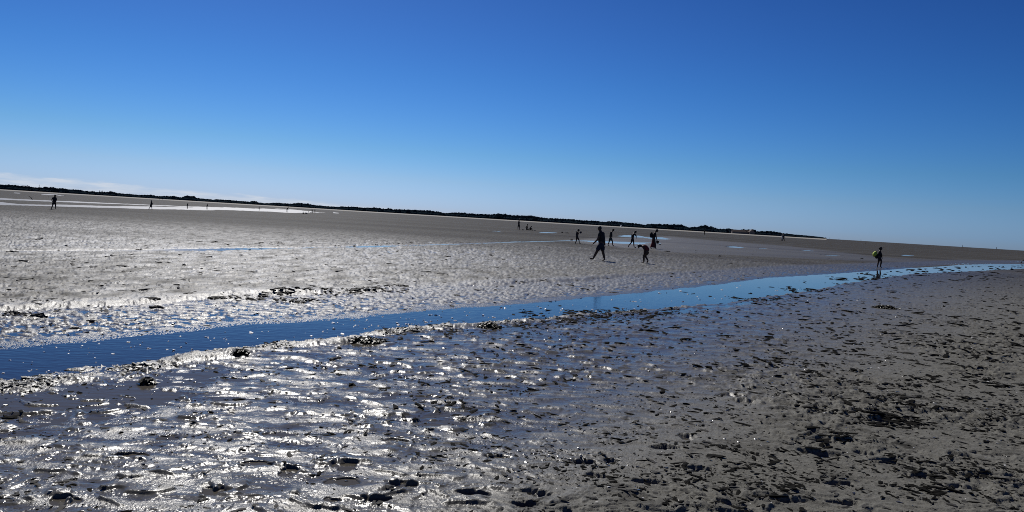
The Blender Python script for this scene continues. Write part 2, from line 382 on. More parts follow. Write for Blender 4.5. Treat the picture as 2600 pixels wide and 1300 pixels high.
# ------------------------------------------------------------------ ground and water sheets (fan of cells that shrink towards the eye)
s_rows = np.concatenate([np.linspace(2600, 900, 26)[:-1], np.linspace(900, 70, 600)[:-1], np.linspace(70, 3, 110)[:-1], np.geomspace(3, .45, 10)])
Yrow = K / s_rows
ph_in = np.arctan(np.linspace(-1480, 1480, 1241) / F)
step_out = np.geomspace(R(.15), R(9), 46); po = np.cumsum(step_out); po = po * (math.pi - ph_in[-1]) / po[-1]
ph = np.concatenate([-(ph_in[-1] + po[:-1])[::-1] , ph_in, ph_in[-1] + po[:-1]])
ph = np.concatenate([[-math.pi], ph])
# radius: rows straight across the view, turning into arcs outside it
RR = Yrow[:, None] / np.cos(np.clip(ph, ph_in[0], ph_in[-1]))[None, :]
GX = RR * np.sin(ph)[None, :]; GY = RR * np.cos(ph)[None, :]
nr, nc = GX.shape
Z, WET, FILM = terrain(GX.ravel(), GY.ravel())
Z = Z.reshape(nr, nc); WET = WET.reshape(nr, nc)
# pale dry sand rising under the far trees
U_ = F * GX / np.maximum(GY, 1e-3); 
shore_u = (U_ < us(2098, 603)[0]) & (GY > 0)
farz = ss(850, 1250, GY) * shore_u
Z = Z + 1.1 * ss(1250, 1480, GY) * shore_u
pale = farz * .85
SW = K / (np.hypot(GX, GY) * np.cos(np.clip(np.arctan2(GX, GY), -R(50), R(50))) + 1e-6)
DAMP = ss(150, 55, SW)
Z[-1, :] = np.minimum(Z[-1, :], .2)
idx = np.arange(nr * nc).reshape(nr, nc)
nxt = np.concatenate([idx[:, 1:], idx[:, :1]], axis=1)
Fq = np.stack([idx[:-1].ravel(), nxt[:-1].ravel(), nxt[1:].ravel(), idx[1:].ravel()], axis=1)
V = np.stack([GX.ravel(), GY.ravel(), Z.ravel()], axis=1)
# close the small hole under the eye
V = np.concatenate([V, [[0, 0, float(Z[0].mean())]]]); cidx = len(V) - 1
me = np_mesh('mud_flat', V, Fq, MUD)
cap = np.stack([np.full(nc, cidx), nxt[0], idx[0]], axis=1)
for nm, arr in (('wet', WET), ('film', FILM), ('damp', DAMP), ('pale', pale)):
    at = me.attributes.new(nm, 'FLOAT', 'POINT'); at.data.foreach_set('value', np.concatenate([arr.ravel(), [0]]).astype(np.float32))
mud = bpy.data.objects.new('mud_flat', me); C.objects.link(mud)
tag(mud, 'grey tidal mud flat reaching to the horizon, wet and lumpy near the stream', kind='structure')

# water: one level sheet; it shows wherever the mud lies lower
sw_ = np.concatenate([np.linspace(2600, 700, 8)[:-1], np.linspace(700, 60, 60)[:-1], np.linspace(60, 3, 60)[:-1], np.geomspace(3, .8, 6)])
Yw = K / sw_; pw = np.linspace(-R(88), R(88), 180)
RW = Yw[:, None] / np.cos(np.clip(pw, ph_in[0], ph_in[-1]))[None, :]
WX = RW * np.sin(pw); WY = RW * np.cos(pw)
wu = F * np.tan(np.clip(pw, -R(50), R(50)))[None, :] + 0 * WX; wss = K / (RW * np.cos(np.clip(pw, -R(50), R(50))))[...]
wind = ss(60, 42, wss) * (1 - ss(-420, -250, wu)) * .95 + ss(60, 40, wss) * ss(-420, -250, wu) * .12
wi = np.arange(WX.size).reshape(WX.shape)
Wf = np.stack([wi[:-1, :-1].ravel(), wi[:-1, 1:].ravel(), wi[1:, 1:].ravel(), wi[1:, :-1].ravel()], axis=1)
wme = np_mesh('water', np.stack([WX.ravel(), WY.ravel(), np.zeros(WX.size)], axis=1), Wf, WATER)
wind = np.maximum(wind, .9 * ss(220, 200, wss) * ss(90, 110, wss) * (1 - ss(-1050, -500, wu)))
shal = ss(0, 25, wss - np.interp(wu, *NEAR)) * ss(140, 260, wss)
rippl = .12 + .88 * ss(60, 260, wss)
for nm, arr in (('wind', wind), ('shallow', shal), ('ripple', rippl)):
    at = wme.attributes.new(nm, 'FLOAT', 'POINT'); at.data.foreach_set('value', arr.ravel().astype(np.float32))
wat = bpy.data.objects.new('water', wme); C.objects.link(wat)
tag(wat, 'shallow blue stream and pools left by the tide on the mud', kind='structure')
#@@MORE
# ------------------------------------------------------------------ scattered small stuff
def lump_mesh_arrays(n_var, seed):
    """a few rough twelve-cornered lumps"""
    g = (1 + 5 ** .5) / 2
    V0 = np.array([(-1,g,0),(1,g,0),(-1,-g,0),(1,-g,0),(0,-1,g),(0,1,g),(0,-1,-g),(0,1,-g),(g,0,-1),(g,0,1),(-g,0,-1),(-g,0,1)]) / 1.9
    F0 = np.array([(0,11,5),(0,5,1),(0,1,7),(0,7,10),(0,10,11),(1,5,9),(5,11,4),(11,10,2),(10,7,6),(7,1,8),(3,9,4),(3,4,2),(3,2,6),(3,6,8),(3,8,9),(4,9,5),(2,4,11),(6,2,10),(8,6,7),(9,8,1)])
    rs = np.random.RandomState(seed)
    return [V0 * (1 + rs.uniform(-.55, .50, (12, 1))) for _ in range(n_var)], F0
def scatter(name, pts, sizes, flat, mt, seed, label, sink=.3, stretch=1.6):
    Vs, F0 = lump_mesh_arrays(40, seed); rs = np.random.RandomState(seed + 1)
    n = len(pts); VV = np.empty((n, 12, 3)); a = rs.uniform(0, 6.283, n); st = rs.uniform(1, stretch, n)
    for k in range(40):
        s_ = np.arange(n) % 40 == k
        VV[s_] = Vs[k][None]
    VV = VV * sizes[:, None, None] * np.array([1, 1, 1.0]); VV[..., 0] *= st[:, None]; VV[..., 2] *= flat
    c, sn_ = np.cos(a)[:, None], np.sin(a)[:, None]
    VV[..., 1] += .22 * np.sin(VV[..., 0] / sizes[:, None] * 1.6) * sizes[:, None] * st[:, None] * .5; VV[..., 2] += VV[..., 0] * rs.normal(0, .09, n)[:, None]
    x = VV[..., 0] * c - VV[..., 1] * sn_; y = VV[..., 0] * sn_ + VV[..., 1] * c
    VV = np.stack([x, y, VV[..., 2] + sizes[:, None] * flat * (1 - sink) * .6], -1) + pts[:, None, :]
    Fa = (F0[None] + 12 * np.arange(n)[:, None, None]).reshape(-1, 3)
    o = bpy.data.objects.new(name, np_mesh(name, VV.reshape(-1, 3), Fa, mt, False)); C.objects.link(o)
    return tag(o, label, kind='stuff')
def cand(n, s0, s1, seed, u0=-1450, u1=1450, p=1.0):
    rs = np.random.RandomState(seed)
    s_ = s0 + (s1 - s0) * rs.uniform(0, 1, n) ** p; u_ = rs.uniform(u0, u1, n)
    Y = K / s_; X = u_ * Y / F
    return X, Y
M_WEED_SHADE = mat('weed_and_shade', (.008, .0075, .006), .8, noise=(30, .5), spec=.03)  # weed; its near-black also paints the shadows among the scraps
M_CLOD = mat('dark_clod', (.040, .038, .034), .8, noise=(30, .4), spec=.2)
M_LEDGESHADE = mat('ledge_shade_clod', (.018, .017, .015), .7, noise=(30, .4), spec=.15)  # shade of the ledge faces put into the clod colour
M_ALGAE = mat('olive_algae', (.050, .045, .022), .45, noise=(40, .6), spec=.3)
M_GRIT = mat('wet_grit', (.05, .048, .042), .16, spec=.6)
M_SHELL = mat('shell', (.62, .60, .55), .35)
M_FOAM = mat('foam', (.85, .87, .90), .5)
# weed and mud scraps, clump shadow painted as black colour, thick right, thin left
X, Y = cand(150000, 60, 900, 101)
z, u, s, q, t, dry, dn, sheen = base(X, Y)
clump = ss(-.10, .50, .5 * pn(X * .35, Y * .8, 113) + .9 * pn(X * .9, Y * 1.8, 111) + .8 * pn(X * 3, Y * 5, 112))
pr = (t > 1) * np.maximum(.12 + .88 * dry, .34 * ss(-700, 150, u)) * (.14 + .86 * clump) * .80 * (1 - .62 * ss(480, 700, s))
k = np.random.RandomState(5).uniform(0, 1, len(X)) < pr
X, Y = X[k], Y[k]; Zt = terrain(X, Y)[0]
szs = (.0050 + .024 * np.random.RandomState(6).uniform(0, 1.0, len(X)) ** 4) * (1 + .5 * pn(X * 1.5, Y * 1.5, 115)) * np.clip(Y / 9, .5, 1.6)
scatter('weed_shade_scraps', np.stack([X, Y, Zt], 1), szs, .34, M_WEED_SHADE, 201, 'scraps of weed and torn mud coloured black as clump shadows on the drier right bank', stretch=4.5)
# clods trampled up on both banks
X, Y = cand(22000, 40, 900, 121)
z, u, s, q, t, dry, dn, sheen = base(X, Y)
pr = np.where(t > 1, .25 * dry + .12, np.where(t < 0, (.14 + .30 * ss(-400, 200, u)) * (q > .74) * (q < .97) + .60 * (q > .3) * (q <= .76), 0)) * ss(-.4, .3, pn(X * 1.7, Y * 2, 123))
k = np.random.RandomState(8).uniform(0, 1, len(X)) < pr
X, Y = X[k], Y[k]; Zt = terrain(X, Y)[0]
szs = np.random.RandomState(9).uniform(.3, 1.0, len(X)) ** 2 * .027 * np.clip(Y / 9, .7, 2.2)
scatter('mud_clods', np.stack([X, Y, Zt], 1), szs, .28, M_CLOD, 221, 'small dark clods of mud on both banks of the stream', stretch=3.6)
# near-black clods laid as the shaded faces of the far bank ledges
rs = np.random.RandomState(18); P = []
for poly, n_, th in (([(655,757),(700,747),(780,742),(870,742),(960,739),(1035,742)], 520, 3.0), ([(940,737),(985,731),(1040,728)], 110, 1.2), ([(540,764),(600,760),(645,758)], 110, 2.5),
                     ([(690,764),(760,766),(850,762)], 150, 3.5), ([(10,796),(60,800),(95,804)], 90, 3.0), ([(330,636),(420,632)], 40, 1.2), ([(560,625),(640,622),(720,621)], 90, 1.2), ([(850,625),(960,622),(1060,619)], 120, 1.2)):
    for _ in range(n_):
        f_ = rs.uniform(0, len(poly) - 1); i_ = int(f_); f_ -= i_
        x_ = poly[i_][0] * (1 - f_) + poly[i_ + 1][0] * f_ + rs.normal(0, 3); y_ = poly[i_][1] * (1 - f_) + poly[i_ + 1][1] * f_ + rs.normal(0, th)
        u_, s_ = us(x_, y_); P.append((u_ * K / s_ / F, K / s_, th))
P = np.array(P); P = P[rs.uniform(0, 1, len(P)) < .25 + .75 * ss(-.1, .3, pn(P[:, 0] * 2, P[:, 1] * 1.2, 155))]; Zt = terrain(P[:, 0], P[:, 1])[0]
scatter('ledge_shade', np.stack([P[:, 0], P[:, 1], Zt], 1), rs.uniform(.3, 1, len(P)) ** 1.6 * .038 * np.clip(P[:, 1] / 15, .7, 1.15), .5, M_LEDGESHADE, 261, 'near-black clods painting the shaded faces of mud ledges on the far bank', stretch=3.0)
# grains of wet grit whose facets catch the sun
X, Y = cand(26000, 110, 700, 151)
z, u, s, q, t, dry, dn, sheen = base(X, Y)
pr = np.where(t > 1, .10 + .5 * np.exp(-((dry - .35) / .3) ** 2), np.where(t < 0, .5 * (q > .74), 0)) * ss(-.2, .4, pn(X * 1.3, Y * 2.4, 153) + .5 * pn(X * 5, Y * 6, 154))
k = np.random.RandomState(19).uniform(0, 1, len(X)) < pr
X, Y = X[k], Y[k]; Zt = terrain(X, Y)[0]
scatter('wet_grit', np.stack([X, Y, np.maximum(Zt, 0)], 1), np.random.RandomState(20).uniform(.3, 1, len(X)) ** 2 * .016 * np.clip(Y / 9, .7, 1.8), .45, M_GRIT, 271, 'glistening crumbs of wet mud between the pools', stretch=2.6)
# weed lying in the shallows at the near edge further right
rs = np.random.RandomState(22); u_ = rs.uniform(-200, 1400, 5200); sn_ = np.interp(u_, *NEAR); ds_ = rs.normal(4, 13, len(u_)) ; s_ = np.maximum(sn_ + ds_, 30)
s_ = np.maximum(s_, np.interp(u_, *FAR) + 4)
Y = K / s_; X = u_ * Y / F; k = rs.uniform(0, 1, len(X)) < .75 * ss(-.05, .35, pn(X * .35, Y * .30, 161) + .6 * pn(X * 1.6, Y * 1.0, 162)); X, Y = X[k], Y[k]; Zt = np.maximum(terrain(X, Y)[0], 0)
scatter('shallows_weed', np.stack([X, Y, Zt], 1), rs.uniform(.3, 1, len(X)) ** 2 * .05 * np.clip(Y / 20, .6, 2.4), .26, M_WEED_SHADE, 281, 'dark weed lying in the shallows along the near edge of the stream', stretch=4)
# crumbly algae along the near edge of the stream
rs = np.random.RandomState(12)
u_ = rs.uniform(-1400, 500, 5200); sn_ = np.interp(u_, *NEAR); Yn = K / sn_ - np.abs(rs.normal(.28, .16, len(u_))); X = u_ * Yn / F
thick = ss(.05, .40, pn(X * 1.1, Yn * 1.1, 131) + .05)
k = (rs.uniform(0, 1, len(X)) < thick * .75) & (Yn > 3); X, Yn = X[k], Yn[k]; Zt = terrain(X, Yn)[0]
scatter('algae_crumbs', np.stack([X, Yn, Zt], 1), rs.uniform(.3, 1, len(X)) ** 2 * .020, .4, M_ALGAE, 231, 'olive brown crumbs of algae along the near edge of the stream', stretch=3.2)
# shells
X, Y = cand(2600, 90, 880, 141)
z, u, s, q, t, dry, dn, sheen = base(X, Y)
k = (t > 1) & (np.random.RandomState(15).uniform(0, 1, len(X)) < .12 + .22 * dry * (s < 430)) ; X, Y = X[k], Y[k]; Zt = terrain(X, Y)[0]
scatter('shell_bits', np.stack([X, Y, Zt], 1), np.random.RandomState(16).uniform(.4, 1, len(X)) ** 2 * .014 * np.clip(Y / 9, .7, 1.5), .35, M_SHELL, 241, 'small pale shell bits scattered on the mud', stretch=1.8, sink=0)
# flecks of foam drifting on the stream
rs = np.random.RandomState(17); P = []
while len(P) < 330:
    u_ = rs.uniform(-1380, 760); a_ = np.interp(u_, *FAR); b_ = np.interp(u_, *NEAR)
    s_ = a_ + (b_ - a_) * rs.uniform(.12, .9)
    for _ in range(1 + (rs.uniform() < .35) * rs.randint(1, 4)):
        Yq = K / s_ + rs.normal(0, .05); P.append((u_ * Yq / F + rs.normal(0, .12), Yq, .0))
P = np.array(P)
scatter('foam_flecks', P, rs.uniform(.25, 1, len(P)) ** 2.4 * .015 * np.clip(P[:, 1] / 9, .8, 1.6), .5, M_FOAM, 251, 'white flecks of foam drifting on the blue stream', stretch=2.4, sink=.2)

# ------------------------------------------------------------------ mounds, stones and things lying about
def mound(name, label, cat, x, y, wpx, hpx, mt, seed, algae=False, group=None):
    p = hit(x, y); mpp = p.y / F; rs = random.Random(seed)
    W_, H_ = wpx * mpp / 2, hpx * mpp * (.62 if hpx > 4 else 1)
    o = empty(name, p, -math.atan2(p.x, p.y) + rs.uniform(-.2, .2)); tag(o, label, cat, group)
    import bmesh
    bm = bmesh.new(); bmesh.ops.create_icosphere(bm, subdivisions=3, radius=1)
    sd = seed * 13.7
    for v in bm.verts:
        c = v.co
        n = float(pn(np.array([c.x * 2.1 + sd]), np.array([c.y * 2.1 + c.z * 1.7]), seed)[0]) * .35 + float(pn(np.array([c.x * 5 + sd]), np.array([c.y * 5 + c.z * 4]), seed + 1)[0]) * .22
        f_ = 1 + n
        v.co = Vector((c.x * W_ * f_, c.y * W_ * .55 * f_, max(c.z, -.25) * H_ * (1 + 1.4 * n)))
    me = bpy.data.meshes.new('mound_body'); bm.to_mesh(me); bm.free(); me.materials.append(mt)
    b = bpy.data.objects.new('body', me); C.objects.link(b); b.parent = o
    if algae:
        V_, F_ = [], []
        for i in range(170):
            a = rs.uniform(0, 6.283); rr = rs.uniform(.1, 1.15); x_, y_ = math.cos(a) * W_ * rr, math.sin(a) * W_ * .6 * rr
            z_ = H_ * max(0, 1 - rr * rr) * .95 + .004; l = rs.uniform(.02, .06) * (1 + mpp * 40); an = rs.uniform(0, 6.283); up_ = rs.uniform(.0, .03) + .15 * H_
            k0 = len(V_); dx, dy = math.cos(an) * l, math.sin(an) * l; wx_, wy_ = -dy * .3, dx * .3
            V_ += [(x_ - wx_, y_ - wy_, z_), (x_ + wx_, y_ + wy_, z_), (x_ + dx * .6 + wx_, y_ + dy * .6 + wy_, z_ + up_), (x_ + dx * .6 - wx_, y_ + dy * .6 - wy_, z_ + up_ * .9), (x_ + dx * 1.2, y_ + dy * 1.2, z_ + up_ * .2)]
            F_ += [(k0, k0 + 1, k0 + 2, k0 + 3), (k0 + 3, k0 + 2, k0 + 4)]
        mesh_obj('fronds', V_, F_, M_ALGAE, o, False)
    return o
mound('weed_mound', 'olive weed mound on the near bank in front of the middle of the stream', 'weed mound', 1243, 832, 60, 14, M_ALGAE, 3, True)
mound('weed_mound', 'wide brown weed mound at the stream edge, left of the photo middle', 'weed mound', 928, 868, 96, 12, M_ALGAE, 5, True)
mound('weed_mound', 'small black weed mound at the far left end of the near bank', 'weed mound', 612, 900, 34, 12, M_WEED_SHADE, 6, True)
mound('weed_mound', 'dark weed tuft among pools below the near bank on the left', 'weed mound', 374, 975, 26, 12, M_WEED_SHADE, 7, True)
mound('weed_mound', 'low dark weed island standing in the blue stream right of the walkers', 'weed mound', 1772, 773, 62, 7, M_WEED_SHADE, 8, True)
mound('weed_mound', 'flat weed island in the stream left of the figure with the lime bag', 'weed mound', 1988, 723, 40, 5, M_WEED_SHADE, 10, True)
mound('weed_mound', 'long black weed heap alone on the right bank below the figure with the lime bag', 'weed mound', 2248, 783, 56, 9, M_WEED_SHADE, 11, True)
mound('weed_mound', 'thin flat weed strip at the near stream edge, right of the olive mound', 'weed mound', 1385, 805, 40, 6, M_WEED_SHADE, 14, True)
mound('stone', 'small upright dark stone in the stream near the right edge', 'stone', 2558.5, 683.5, 5, 4.5, M_CLOD, 21)
mound('stone', 'low oblong dark stone in the stream at the right edge', 'stone', 2569, 685.5, 8, 3.2, M_CLOD, 22)
mound('stone', 'lone dark stone on the flat right of the group of walkers', 'stone', 1827, 651.5, 8, 3, M_CLOD, 23)
mound('stone', 'dark lump on the flat behind the child holding a ball', 'stone', 1427.5, 591, 5, 2.5, M_CLOD, 24)
mound('stone', 'flat dark lump right of the seated pair on the flat', 'stone', 1440, 592, 9, 1.8, M_CLOD, 25)
mound('stone', 'dark lump at the edge of the pool left of the child holding a ball', 'stone', 1451, 608.5, 7, 1.6, M_CLOD, 26)
mound('stone', 'low dark lump on the wet sand right of the woman with the bucket', 'stone', 1676, 622, 5, 1.8, M_CLOD, 27)
mound('stone', 'wide dark lump just below the feet of the woman with the bucket', 'stone', 1694, 639, 16, 2, M_CLOD, 28)
mound('stone', 'low dark lump on the flat left of the figure with the lime bag', 'stone', 2188, 657, 8, 1.8, M_CLOD, 29)
M_BAG = mat('dark_cloth_bag', (.02, .02, .025), .8)
mound('beach_bag', 'small dark bag lying on the sand between standing man and seated pair', 'bag', 1327.5, 584.6, 4.5, 2.2, M_BAG, 31)
mound('towel_heap', 'thin dark towel heap on the sand right of the seated pair', 'towel', 1358, 586.3, 6, 1.3, M_BAG, 32)
for i, (x, y, wp, hp) in enumerate([(30,640,26,5),(95,805,38,14),(35,796,30,9),(385,759,40,6),(397,782,34,9),(560,756,60,6),(230,816,22,6),(190,835,24,6),(640,762,24,5)]):
    mound('mud_hump', ['dark hump of mud beside the second channel at the left edge', 'black lump of mud on the far bank near the left edge', 'dark lump of mud at the very left of the far bank',
          'long dark hump of mud on top of the far bank', 'dark hump of mud halfway down the far bank', 'long dark mud ledge on the far bank left of the scarp', 'small hump in the trampled strip of the far bank',
          'small dark hump just above the stream on the left', 'small dark lump of mud at the left end of the scarp'][i], 'mud hump', x, y, wp, hp, M_CLOD, 41 + i)

# ------------------------------------------------------------------ people
M_SKIN = mat('tanned_skin', (.085, .045, .030), .6, spec=.3)
M_HAIR = mat('dark_hair', (.015, .011, .009), .6)
M_BLACK = mat('black_cloth', (.012, .012, .014), .85)
M_NAVY = mat('navy_cloth', (.012, .016, .035), .85)
M_RED = mat('dark_red_cloth', (.16, .018, .014), .8)
M_TEAL = mat('dark_teal_cloth', (.02, .06, .055), .8)
M_WHITE = mat('white_cloth', (.7, .7, .7), .8)
M_LIME = mat('lime_bag', (.52, .62, .06), .6)
M_GREY = mat('grey_cloth', (.10, .10, .11), .85)
M_BUCKET = mat('dark_bucket', (.02, .022, .03), .4)
def skin_mesh(verts, edges, radii, root=0, sub=2):
    me = bpy.data.meshes.new('tmp'); me.from_pydata(verts, edges, [])
    o = bpy.data.objects.new('tmp', me); C.objects.link(o)
    md = o.modifiers.new('s', 'SKIN'); md.use_smooth_shade = True
    for i, r_ in enumerate(radii):
        r2 = r_ if isinstance(r_, tuple) else (r_, r_)
        me.skin_vertices[0].data[i].radius = r2; me.skin_vertices[0].data[i].use_root = (i == root)
    s2 = o.modifiers.new('u', 'SUBSURF'); s2.levels = sub; s2.render_levels = sub
    dg = bpy.context.evaluated_depsgraph_get(); ev = o.evaluated_get(dg); m2 = ev.to_mesh()
    V_ = [v.co.copy() for v in m2.vertices]; F_ = [tuple(p.vertices) for p in m2.polygons]
    ev.to_mesh_clear(); bpy.data.objects.remove(o); bpy.data.meshes.remove(me)
    return V_, F_
def tube(P, rad, n=6):
    """closed tapered tube through the points"""
    V_, F_ = [], []; P = [Vector(p) for p in P]
    for i, p in enumerate(P):
        d = (P[min(i + 1, len(P) - 1)] - P[max(i - 1, 0)]).normalized()
        a = d.orthogonal().normalized(); b = d.cross(a)
        if i and a.dot(pa) < 0: a, b = -a, -b
        pa = a
        for k in range(n):
            t_ = 6.2832 * k / n; V_.append(p + (a * math.cos(t_) + b * math.sin(t_)) * rad[i])
    for i in range(len(P) - 1):
        for k in range(n):
            F_.append((i * n + k, i * n + (k + 1) % n, (i + 1) * n + (k + 1) % n, (i + 1) * n + k))
    F_.append(tuple(range(n))[::-1]); F_.append(tuple((len(P) - 1) * n + k for k in range(n)))
    return V_, F_
def join(parts):
    V_, F_ = [], []
    for v, f in parts:
        k = len(V_); V_ += list(v); F_ += [tuple(i + k for i in q) for q in f]
    return V_, F_
def ellip(c, r, seg=14, rng=9, fn=None, rot=None):
    V_, F_ = [], []
    for i in range(rng + 1):
        th = math.pi * i / rng
        for k in range(seg):
            ph_ = 6.2832 * k / seg; p = Vector((math.sin(th) * math.cos(ph_), math.sin(th) * math.sin(ph_), math.cos(th)))
            p = Vector((p.x * r[0], p.y * r[1], p.z * r[2]))
            if fn: p = fn(p)
            if rot: p = rot @ p
            V_.append(Vector(c) + p)
    for i in range(rng):
        for k in range(seg): F_.append((i * seg + k, i * seg + (k + 1) % seg, (i + 1) * seg + (k + 1) % seg, (i + 1) * seg + k))
    return V_, F_
def person(label, J, face=1, dist_at=None, head=None, build=1.0, wear=(), near=True, group=None, zoom=(0, 0, 1), tilt=0.0, hair='short', depth=None, mskin=None, legs_bare=True, height=None):
    """J: joints in photo pixels (through zoom), with a depth offset in metres as third value. face: +1 looks right, -1 left, 0 towards/away"""
    zx, zy, zs = zoom
    def cv(p): return (zx + p[0] / zs, zy + p[1] / zs)
    fx, fy = cv(dist_at)
    p0 = hit(fx, fy); mpp = p0.y / F
    loc = p0.copy(); a = -math.atan2(p0.x, p0.y)
    mpp_s = mpp / math.cos(a) ** 1            # px along the view at this azimuth
    root = empty('person', loc, a)
    tag(root, label, 'person', group)
    cr_, sr_ = math.cos(ROLL), math.sin(ROLL)
    def L3(p):
        x_, y_ = cv(p); dx, dy = (x_ - fx), (fy - y_)
        # undo the roll of the camera
        X_ = dx * cr_ - dy * sr_; Z_ = dx * sr_ + dy * cr_
        return Vector((X_ * mpp * math.cos(a), p[2] if len(p) > 2 else 0.0, Z_ * mpp))
    Q = {k: L3(v) for k, v in J.items()}
    top = max(v.z for v in Q.values()); Hh = height or max(.6, (Q['head'].z + head[1] / zs * mpp))
    sc_ = Hh / 1.7 * build * 1.12
    f = face
    hr = head[0] / zs * mpp, head[1] / zs * mpp      # head half width, half height in metres
    # skeleton
    names, verts, edges, rad = [], [], [], []
    def add(n, v, r_, par=None):
        names.append(n); verts.append(v); rad.append(r_ if isinstance(r_, tuple) else (r_, r_))
        if par: edges.append((names.index(par), len(names) - 1))
    add('pelvis', Q['pelvis'], .115 * sc_)
    mid = Q.get('waist', (Q['pelvis'] * .5 + Q['chest'] * .5)); add('waist', mid, .105 * sc_, 'pelvis')
    add('chest', Q['chest'], .125 * sc_, 'waist'); add('neckbase', Q['neck'], .062 * sc_, 'chest')
    add('skull', Q['neck'].lerp(Q['head'], .75), .055 * sc_, 'neckbase')
    for S, sg in (('L', -1), ('R', 1)):
        if 'shoulder' + S in Q:
            add('shoulder' + S, Q['shoulder' + S], .060 * sc_, 'chest'); add('elbow' + S, Q['elbow' + S], .042 * sc_, 'shoulder' + S)
            add('wrist' + S, Q['wrist' + S], .028 * sc_, 'elbow' + S)
            hd = Q.get('hand' + S, Q['wrist' + S] + (Q['wrist' + S] - Q['elbow' + S]).normalized() * .08 * sc_)
            palm = Q['wrist' + S].lerp(hd, .5 if 'hand' + S in Q else .9); add('palm' + S, palm, (.036 * sc_, .022 * sc_), 'wrist' + S)
            Q['palm' + S] = palm; Q['hand' + S] = hd
        add('hip' + S, Q['hip' + S], .088 * sc_, 'pelvis'); kn = Q['knee' + S]
        add('thigh' + S, Q['hip' + S].lerp(kn, .5), .078 * sc_, 'hip' + S); add('knee' + S, kn, .055 * sc_, 'thigh' + S)
        add('calf' + S, kn.lerp(Q['ankle' + S], .35), .054 * sc_, 'knee' + S); add('ankle' + S, Q['ankle' + S], .034 * sc_, 'calf' + S)
        add('heel' + S, Q['ankle' + S] + (Q['toe' + S] - Q['ankle' + S]) * .25 + Vector((0, 0, -.01)), .034 * sc_, 'ankle' + S)
        add('toe' + S, Q['toe' + S], (.040 * sc_, .022 * sc_), 'heel' + S)
    parts = [skin_mesh([tuple(v) for v in verts], edges, rad, 0, 2 if near else 1)]
    if near:                                        # fingers
        for S in 'LR':
            if 'shoulder' + S not in Q: continue
            pm = Q['palm' + S]; d = (Q['hand' + S] - Q['wrist' + S])
            d = d.normalized() if d.length > 1e-4 else Vector((0, 0, -1))
            side = d.cross(Vector((0, 1, 0))); side = side.normalized() if side.length > .2 else Vector((1, 0, 0)); side = Vector((0, 1, 0)) if face else side
            curl = d.cross(side).normalized() * (.35 * (1 if face >= 0 else -1))
            for i, ln in enumerate((.070, .080, .075, .060)):
                b = pm + side * (i - 1.5) * .017 * sc_ + d * .022 * sc_
                p1 = b + d * ln * .45 * sc_; p2 = p1 + (d + curl).normalized() * ln * .32 * sc_; p3 = p2 + (d + curl * 2.2).normalized() * ln * .26 * sc_
                parts.append(tube([b - d * .01, p1, p2, p3], [.0095 * sc_, .0088 * sc_, .008 * sc_, .0055 * sc_]))
            b = pm - side * .030 * sc_ - d * .012 * sc_; td = (d * .8 - side * .7).normalized()
            parts.append(tube([b + side * .01, b + td * .03 * sc_, b + (td + d).normalized() * .055 * sc_], [.012 * sc_, .010 * sc_, .007 * sc_]))
    # head with brow, nose, chin and ears
    rotm = Matrix.Rotation(-tilt * (f or 1), 3, 'Y') if tilt else Matrix.Identity(3)
    fd = Vector((f, 0, 0)) if f else Vector((0, -1, 0))
    sd = Vector((0, 1, 0)) if f else Vector((1, 0, 0))
    hw, hh = hr
    def hf(p):
        t_ = p.z / hh; q_ = p.dot(fd) / hw
        k_ = 1.0 - .22 * max(0, -t_ - .15); out_ = Vector((p.x * k_, p.y * k_, p.z))
        if t_ < -.2 and q_ > 0: out_ += fd * .10 * hw
        if q_ < -.2 and t_ < -.35: out_ -= fd * (q_ + .2) * .35 * hw
        return out_
    hc = Q['head']
    parts.append(ellip(hc, (hw if f else hw * .95, hw * .80 if f else hw, hh), fn=hf, rot=rotm))
    nose = rotm @ (fd * hw * .98 + Vector((0, 0, -.12 * hh)))
    parts.append(ellip(hc + nose, (.15 * hw, .15 * hw, .2 * hh), 6, 4))
    for e_ in (-1, 1):
        parts.append(ellip(hc + rotm @ (sd * e_ * hw * .82 + Vector((0, 0, -.05 * hh))), (.16 * hw if f else .07 * hw, .07 * hw if f else .16 * hw, .22 * hh), 6, 4))
        parts.append(ellip(hc + rotm @ (fd * hw * .86 + sd * e_ * hw * .30 + Vector((0, 0, .08 * hh))), (.09 * hw,) * 3, 6, 4))
    mouth = rotm @ (fd * hw * .90 + Vector((0, 0, -.48 * hh))); parts.append(ellip(hc + mouth, (.12 * hw if f else .3 * hw, .3 * hw if f else .12 * hw, .06 * hh), 6, 4))
    V_, F_ = join(parts); mesh_obj('body', V_, F_, mskin or M_SKIN, root)
    # hair
    if hair:
        def hfn(p):
            q_ = p.dot(fd) / hw; t_ = p.z / hh
            cut = .10 - .45 * max(0, -q_) if hair == 'short' else -.1 - .9 * max(0, -q_)
            if q_ > .1: cut = .35
            if t_ < cut: p = Vector((p.x * .86, p.y * .86, max(p.z, -1.0 * hh)))
            return p
        hv = [ellip(hc, (hw * 1.10, (hw * .80 if f else hw) * 1.13, hh * 1.08), fn=hfn, rot=rotm)]
        if hair == 'long':
            hv.append(tube([hc + rotm @ (-fd * hw * .55 + Vector((0, 0, .2 * hh))), hc + rotm @ (-fd * hw * .95 + Vector((0, 0, -.7 * hh))), Q['neck'] - fd * .07 * sc_ + Vector((0, 0, -.02)), Q['neck'].lerp(Q['chest'], .6) - fd * .10 * sc_], [hw * .8, hw * .7, hw * .6, hw * .3], 8))
        if hair == 'bun': hv.append(ellip(hc + rotm @ (-fd * hw * 1.2 + Vector((0, 0, .35 * hh))), (hw * .45,) * 3, 8, 6))
